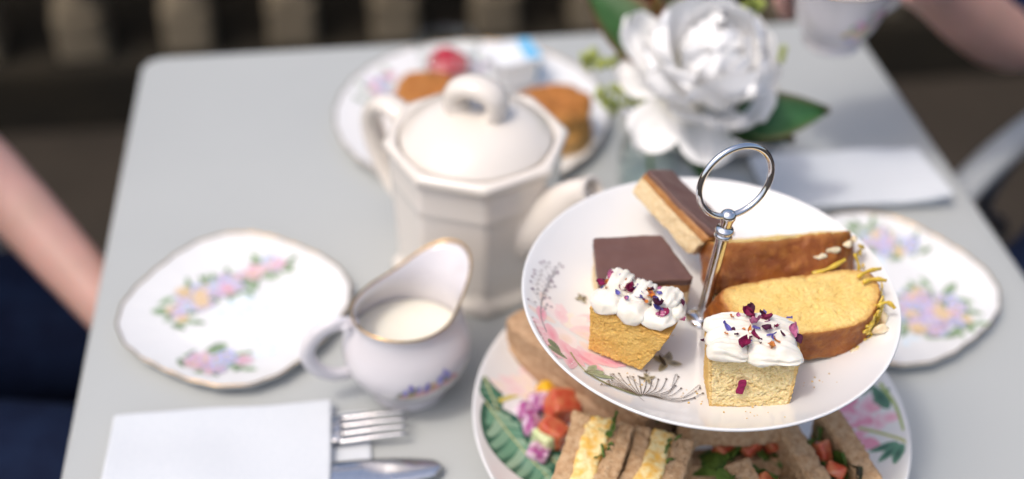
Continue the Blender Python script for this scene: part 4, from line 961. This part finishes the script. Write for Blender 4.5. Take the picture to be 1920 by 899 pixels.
cu_ = thing('cucumber_dice', 'pale green cucumber dice with dark skin in the garnish', 'cucumber', (-.0455, -.196, .0265), .6, 'salad garnish on the lower plate')
obj('flesh', hexa(box(-.006, .006, -.008, .008, -.006, .006), (8, 8, 8), .4, [(90, .001)], 4), 'cucumber', cu_)
obj('skin', hexa(box(.0055, .0075, -.0075, .0075, -.0055, .0055), (3, 8, 8), .3, [(90, .001)], 4), 'cucumber_skin', cu_)
bit('pepper_dice', 'yellow pepper dice at the top of the garnish', 'pepper', 'pepper', (-.037, -.155, .0265), (.006, .005, .005), 6)

# ------------------------------------------------------------------ cup in the hand, people, chairs
CC = Vector((.236, .116, .120))
cp = thing('teacup', 'white china teacup with flower sprig held over the far right corner', 'teacup', CC, .2)
cpr = [(.018, .0), (.0225, 0), (.0235, .003), (.0215, .006), (.0245, .010), (.031, .019), (.0355, .032), (.039, .048), (.0430, .062), (.0425, .0627), (.0375, .048), (.034, .032), (.0295, .020), (.022, .012), (.004, .0105)]
obj('bowl', lathe(dens(cpr), 56, None, True, True), 'shaded_china', cp)
obj('gilt_rim', tube([(.0429 * cos(a), .0429 * sin(a), .0625) for a in [2 * pi * k / 56 for k in range(56)]], .0008, 6, True), 'gold', cp)
obj('handle', tube(spline([(.037, .0, .050), (.050, .0, .056), (.060, .0, .046), (.056, .0, .030), (.044, .0, .022), (.032, .0, .021)], 6), .0035, 10, False, (.7, 1.1), (0, 1, 0)), 'china', cp)
def cmap(x, y, off):
    prf = dens(cpr[:9]); r = .03
    for p, q in zip(prf[:-1], prf[1:]):
        if p[1] <= y <= q[1] and q[1] > p[1] and p[1] > .007: r = p[0] + (q[0] - p[0]) * (y - p[1]) / (q[1] - p[1]); break
    return ((r + off + .0002) * cos(x), (r + off + .0002) * sin(x), y)
pcup = Print(cmap); rj = random.Random(8)
for k in range(60):
    t_ = rj.random(); a = radians(-104 + 44 * t_) + rj.gauss(0, .09); z = .022 + .022 * t_ + rj.gauss(0, .003)
    c = rj.choice([(.25, .34, .18), (.30, .38, .24), (.62, .16, .34), (.30, .34, .60), (.66, .34, .5), (.6, .45, .2)])
    pcup.poly([(a + .12 * cos(q), z + .0036 * sin(q)) for q in [i * pi / 4 for i in range(8)]], c, mixc(c, (.8, .8, .8), .4))
pcup.build(cp)

def hand_chain(w, d, n, s=1.0, curl=.5, mirror=1):
    """palm and five fingers from wrist w along d, palm normal n"""
    d = Vector(d).normalized(); n = Vector(n).normalized(); n = (n - d * n.dot(d)).normalized(); side = d.cross(n) * mirror; w = Vector(w)
    palm = w + d * .050 * s; out = [[(w, .024), (tuple(w + d * .022 * s), (.030, .017)), (tuple(palm), (.034, .015))]]
    for k, (off, L) in enumerate(((-.026, .068), (-.009, .076), (.009, .072), (.026, .056))):
        kb = palm + d * .032 * s + side * off * s; ch = [(tuple(palm), (.034, .015)), (tuple(kb), .0095)]
        p = kb; ang = .25
        for q, fr in enumerate((.42, .32, .26)):
            ang += curl; p = p + (d * cos(ang) + n * sin(ang)) * L * fr * s; ch.append((tuple(p), (.0088, .008, .0072)[q]))
        out.append(ch)
    th = w + d * .022 * s; t1 = th + side * -.034 * s + d * .018 * s + n * .006; t2_ = t1 + d * .028 * s + side * -.008 * s + n * .012; t3 = t2_ + d * .024 * s + side * .004 * s + n * .010
    out.append([(tuple(th), (.030, .017)), (tuple(t1), .012), (tuple(t2_), .010), (tuple(t3), .008)])
    return out
def person(label, origin, rz, elbowR, wristR, elbowL, wristL, handR, handL, sleeve):
    """seated figure; local x = forward, y = left, z from the table-top level"""
    t = thing('person', label, 'person', origin, rz)
    inv = t.matrix_basis.inverted()
    def W(p): return tuple(inv @ Vector(p))
    hip = (0, 0, .56); hl, hr = (.03, .09, .53), (.03, -.09, .53); kl, kr = (.43, .11, .50), (.43, -.11, .50)
    al, ar = (.40, .11, .09), (.40, -.11, .09); bl, br = (.52, .12, .03), (.52, -.12, .03)
    chest = (-.02, 0, .86); neck0 = (-.01, 0, 1.02); neck1 = (.005, 0, 1.065); jaw = (.035, 0, 1.120); head = (.02, 0, 1.185); crown = (.01, 0, 1.250)
    sl_, sr_ = (-.015, .165, .985), (-.015, -.165, .985)
    eR, wR, eL, wL = W(elbowR), W(wristR), W(elbowL), W(wristL)
    def lerp(a, b, k): return tuple(a[i] + (b[i] - a[i]) * k for i in range(3))
    ch = [[(hip, (.15, .11)), (lerp(hip, chest, .5), (.125, .09)), (chest, (.145, .10)), ((-.015, 0, .97), (.10, .075)), (neck0, .055), (neck1, .052), (jaw, .062), (head, .084), (crown, .066)],
          [(hip, (.15, .11)), (hl, .085), (lerp(hl, kl, .5), .074), (kl, .056), (lerp(kl, al, .4), .052), (al, .036), (bl, .032)], [(hip, (.15, .11)), (hr, .085), (lerp(hr, kr, .5), .074), (kr, .056), (lerp(kr, ar, .4), .052), (ar, .036), (br, .032)],
          [((-.015, 0, .97), (.10, .075)), (sl_, .052), (lerp(sl_, eL, .5), .043), (eL, .034), (lerp(eL, wL, .35), .0315), (wL, .024)], [((-.015, 0, .97), (.10, .075)), (sr_, .052), (lerp(sr_, eR, .5), .043), (eR, .039), (lerp(eR, wR, .35), .0345), (wR, .024)],
          [(head, .084), ((.108, 0, 1.168), .013)]]
    R3 = inv.to_3x3()
    for (wst, hd_, key) in ((wR, handR, -1), (wL, handL, 1)):
        if callable(hd_): ch += [[(tuple(p_), r_) for p_, r_ in c] for c in hd_(W, wst)]
        else: ch += hand_chain(wst, R3 @ Vector(hd_[0]), R3 @ Vector(hd_[1]), 1.0, hd_[2], key)
    obj_b = skin('body', ch, 'skin', t)
    dr = [[(hip, (.175, .135)), (lerp(hip, chest, .5), (.14, .105)), (chest, (.16, .115)), ((-.015, 0, .975), (.108, .085)), ((-.012, 0, 1.012), (.07, .062))],
          [(hip, (.175, .135)), (hl, .10), (lerp(hl, kl, .5), .092), (kl, .080), (lerp(kl, al, .5), .078)], [(hip, (.175, .135)), (hr, .10), (lerp(hr, kr, .5), .092), (kr, .080), (lerp(kr, ar, .5), .078)],
          [((-.015, 0, .975), (.108, .085)), (sl_, .064), (lerp(sl_, eL, sleeve * .8), .062), (lerp(sl_, eL, sleeve * 1.05), .060)], [((-.015, 0, .975), (.108, .085)), (sr_, .064), (lerp(sr_, eR, sleeve * .8), .062), (lerp(sr_, eR, sleeve * 1.05), .060)]]
    skin('navy_dress', dr, 'navy_cloth', t)
    hs = skin('hair', [[((.030, 0, 1.258), .070), ((-.008, 0, 1.240), .108), ((-.035, 0, 1.185), .118), ((-.05, 0, 1.11), .104), ((-.06, 0, 1.03), .08), ((-.06, 0, .97), .06)]], 'hair', t)
    for sy in (-1, 1):
        e_ = obj('eye', ellipsoid(.007, .011, .006), 'eye', t, True, None, (.0785, sy * .028, 1.188)); obj('iris', ellipsoid(.002, .0048, .0048), 'iris', e_, True, None, (.0060, 0, 0))
        obj('ear', ellipsoid(.014, .006, .024), 'skin', t, True, None, (.005, sy * .074, 1.172))
    for sy in (-1, 1): obj('shoe', xf(ellipsoid(.125, .046, .040, 20, 12), Matrix.Translation((.465, sy * .117, .040))), 'dark_iron', t)
    obj('mouth', ellipsoid(.006, .020, .0055), 'lips', t, True, None, (.0840, 0, 1.128))
    return t
person('person in navy with a bare forearm below the left table edge', (-.765, .120, -.74), 0,
       (-.78, -.16, -.06), (-.68, .06, -.10), (-.500, .235, -.022), (-.345, .045, -.088), ((.9, .3, -.2), (0, 0, -1), .25), ((.75, -.55, -.18), (0, 0, -1), .25), .45)
def cuphand(W, wst):
    def c3(a, z, rr): a = radians(a); return W((CC.x + rr * cos(a), CC.y + rr * sin(a), z))
    palm = W((.287, .158, .163)); out = [[(wst, .026), (palm, (.030, .018))]]
    for z, aa, rr in ((.184, 186, .0485), (.170, 182, .0475), (.156, 172, .0455), (.143, 158, .042)):
        out.append([(palm, (.030, .018)), (c3(62, z, rr + .008), .0100), (c3(100, z - .002, rr + .003), .0092), (c3(140, z - .004, rr), .0086), (c3(aa, z - .004, rr), .0074)])
    out.append([(wst, .026), (c3(8, .172, .062), .0125), (c3(-22, .178, .054), .0105), (c3(-48, .182, .0515), .0085)])
    return out
person('person in navy holding a teacup at the right of the table', (.79, .165, -.74), radians(213),
       (.474, .236, .030), (.325, .178, .150), (.76, -.10, -.05), (.60, -.10, -.10), cuphand, ((-.84, -.3, -.2), (0, 0, -1), .3), .96)
def chair(label, origin, rz):
    t = thing('metal_chair', label, 'chair', origin, rz, 'metal chairs at the table')
    def T(name, pts, r, mt='chair_paint', sq=(1, 1), n=10): return obj(name, tube(spline(pts, 6), r, n, False, sq), mt, t)
    obj('seat', hexa(box(-.20, .22, -.215, .215, .415, .432), (16, 16, 3), .2), 'chair_paint', t)
    for s in (-1, 1):
        T('leg', [(.20, s * .20, .42), (.215, s * .215, .2), (.225, s * .23, 0)], .012); T('leg', [(-.19, s * .20, .42), (-.22, s * .21, .2), (-.26, s * .225, 0)], .012)
        T('armrest', [(-.23, s * .215, .645), (-.10, s * .245, .652), (.10, s * .245, .652), (.235, s * .235, .640), (.255, s * .230, .60), (.240, s * .225, .50), (.215, s * .215, .425)], .0125, 'chair_paint', (.8, 1.35))
        T('back_post', [(-.19, s * .20, .42), (-.225, s * .20, .62), (-.265, s * .185, .86)], .012)
        for k in range(3):
            x = -.10 + .12 * k
            T('scroll', [(x, s * .235, .645), (x + .03, s * .235, .59), (x - .02, s * .23, .54), (x + .03, s * .225, .50), (x, s * .22, .43)], .007, 'dark_iron')
    T('back_rail', [(-.265, -.185, .86), (-.275, -.09, .90), (-.278, 0, .915), (-.275, .09, .90), (-.265, .185, .86)], .0125)
    for k in range(5): y = -.12 + .06 * k; T('back_bar', [(-.20, y, .43), (-.24, y, .65), (-.276, y, .90)], .006)
    return t
chair('grey metal chair with curved arm beside the right table edge', (.755, .110, -.74), radians(213))
chair('grey metal chair under the person in navy at the left of the table', (-.80, .120, -.74), 0)
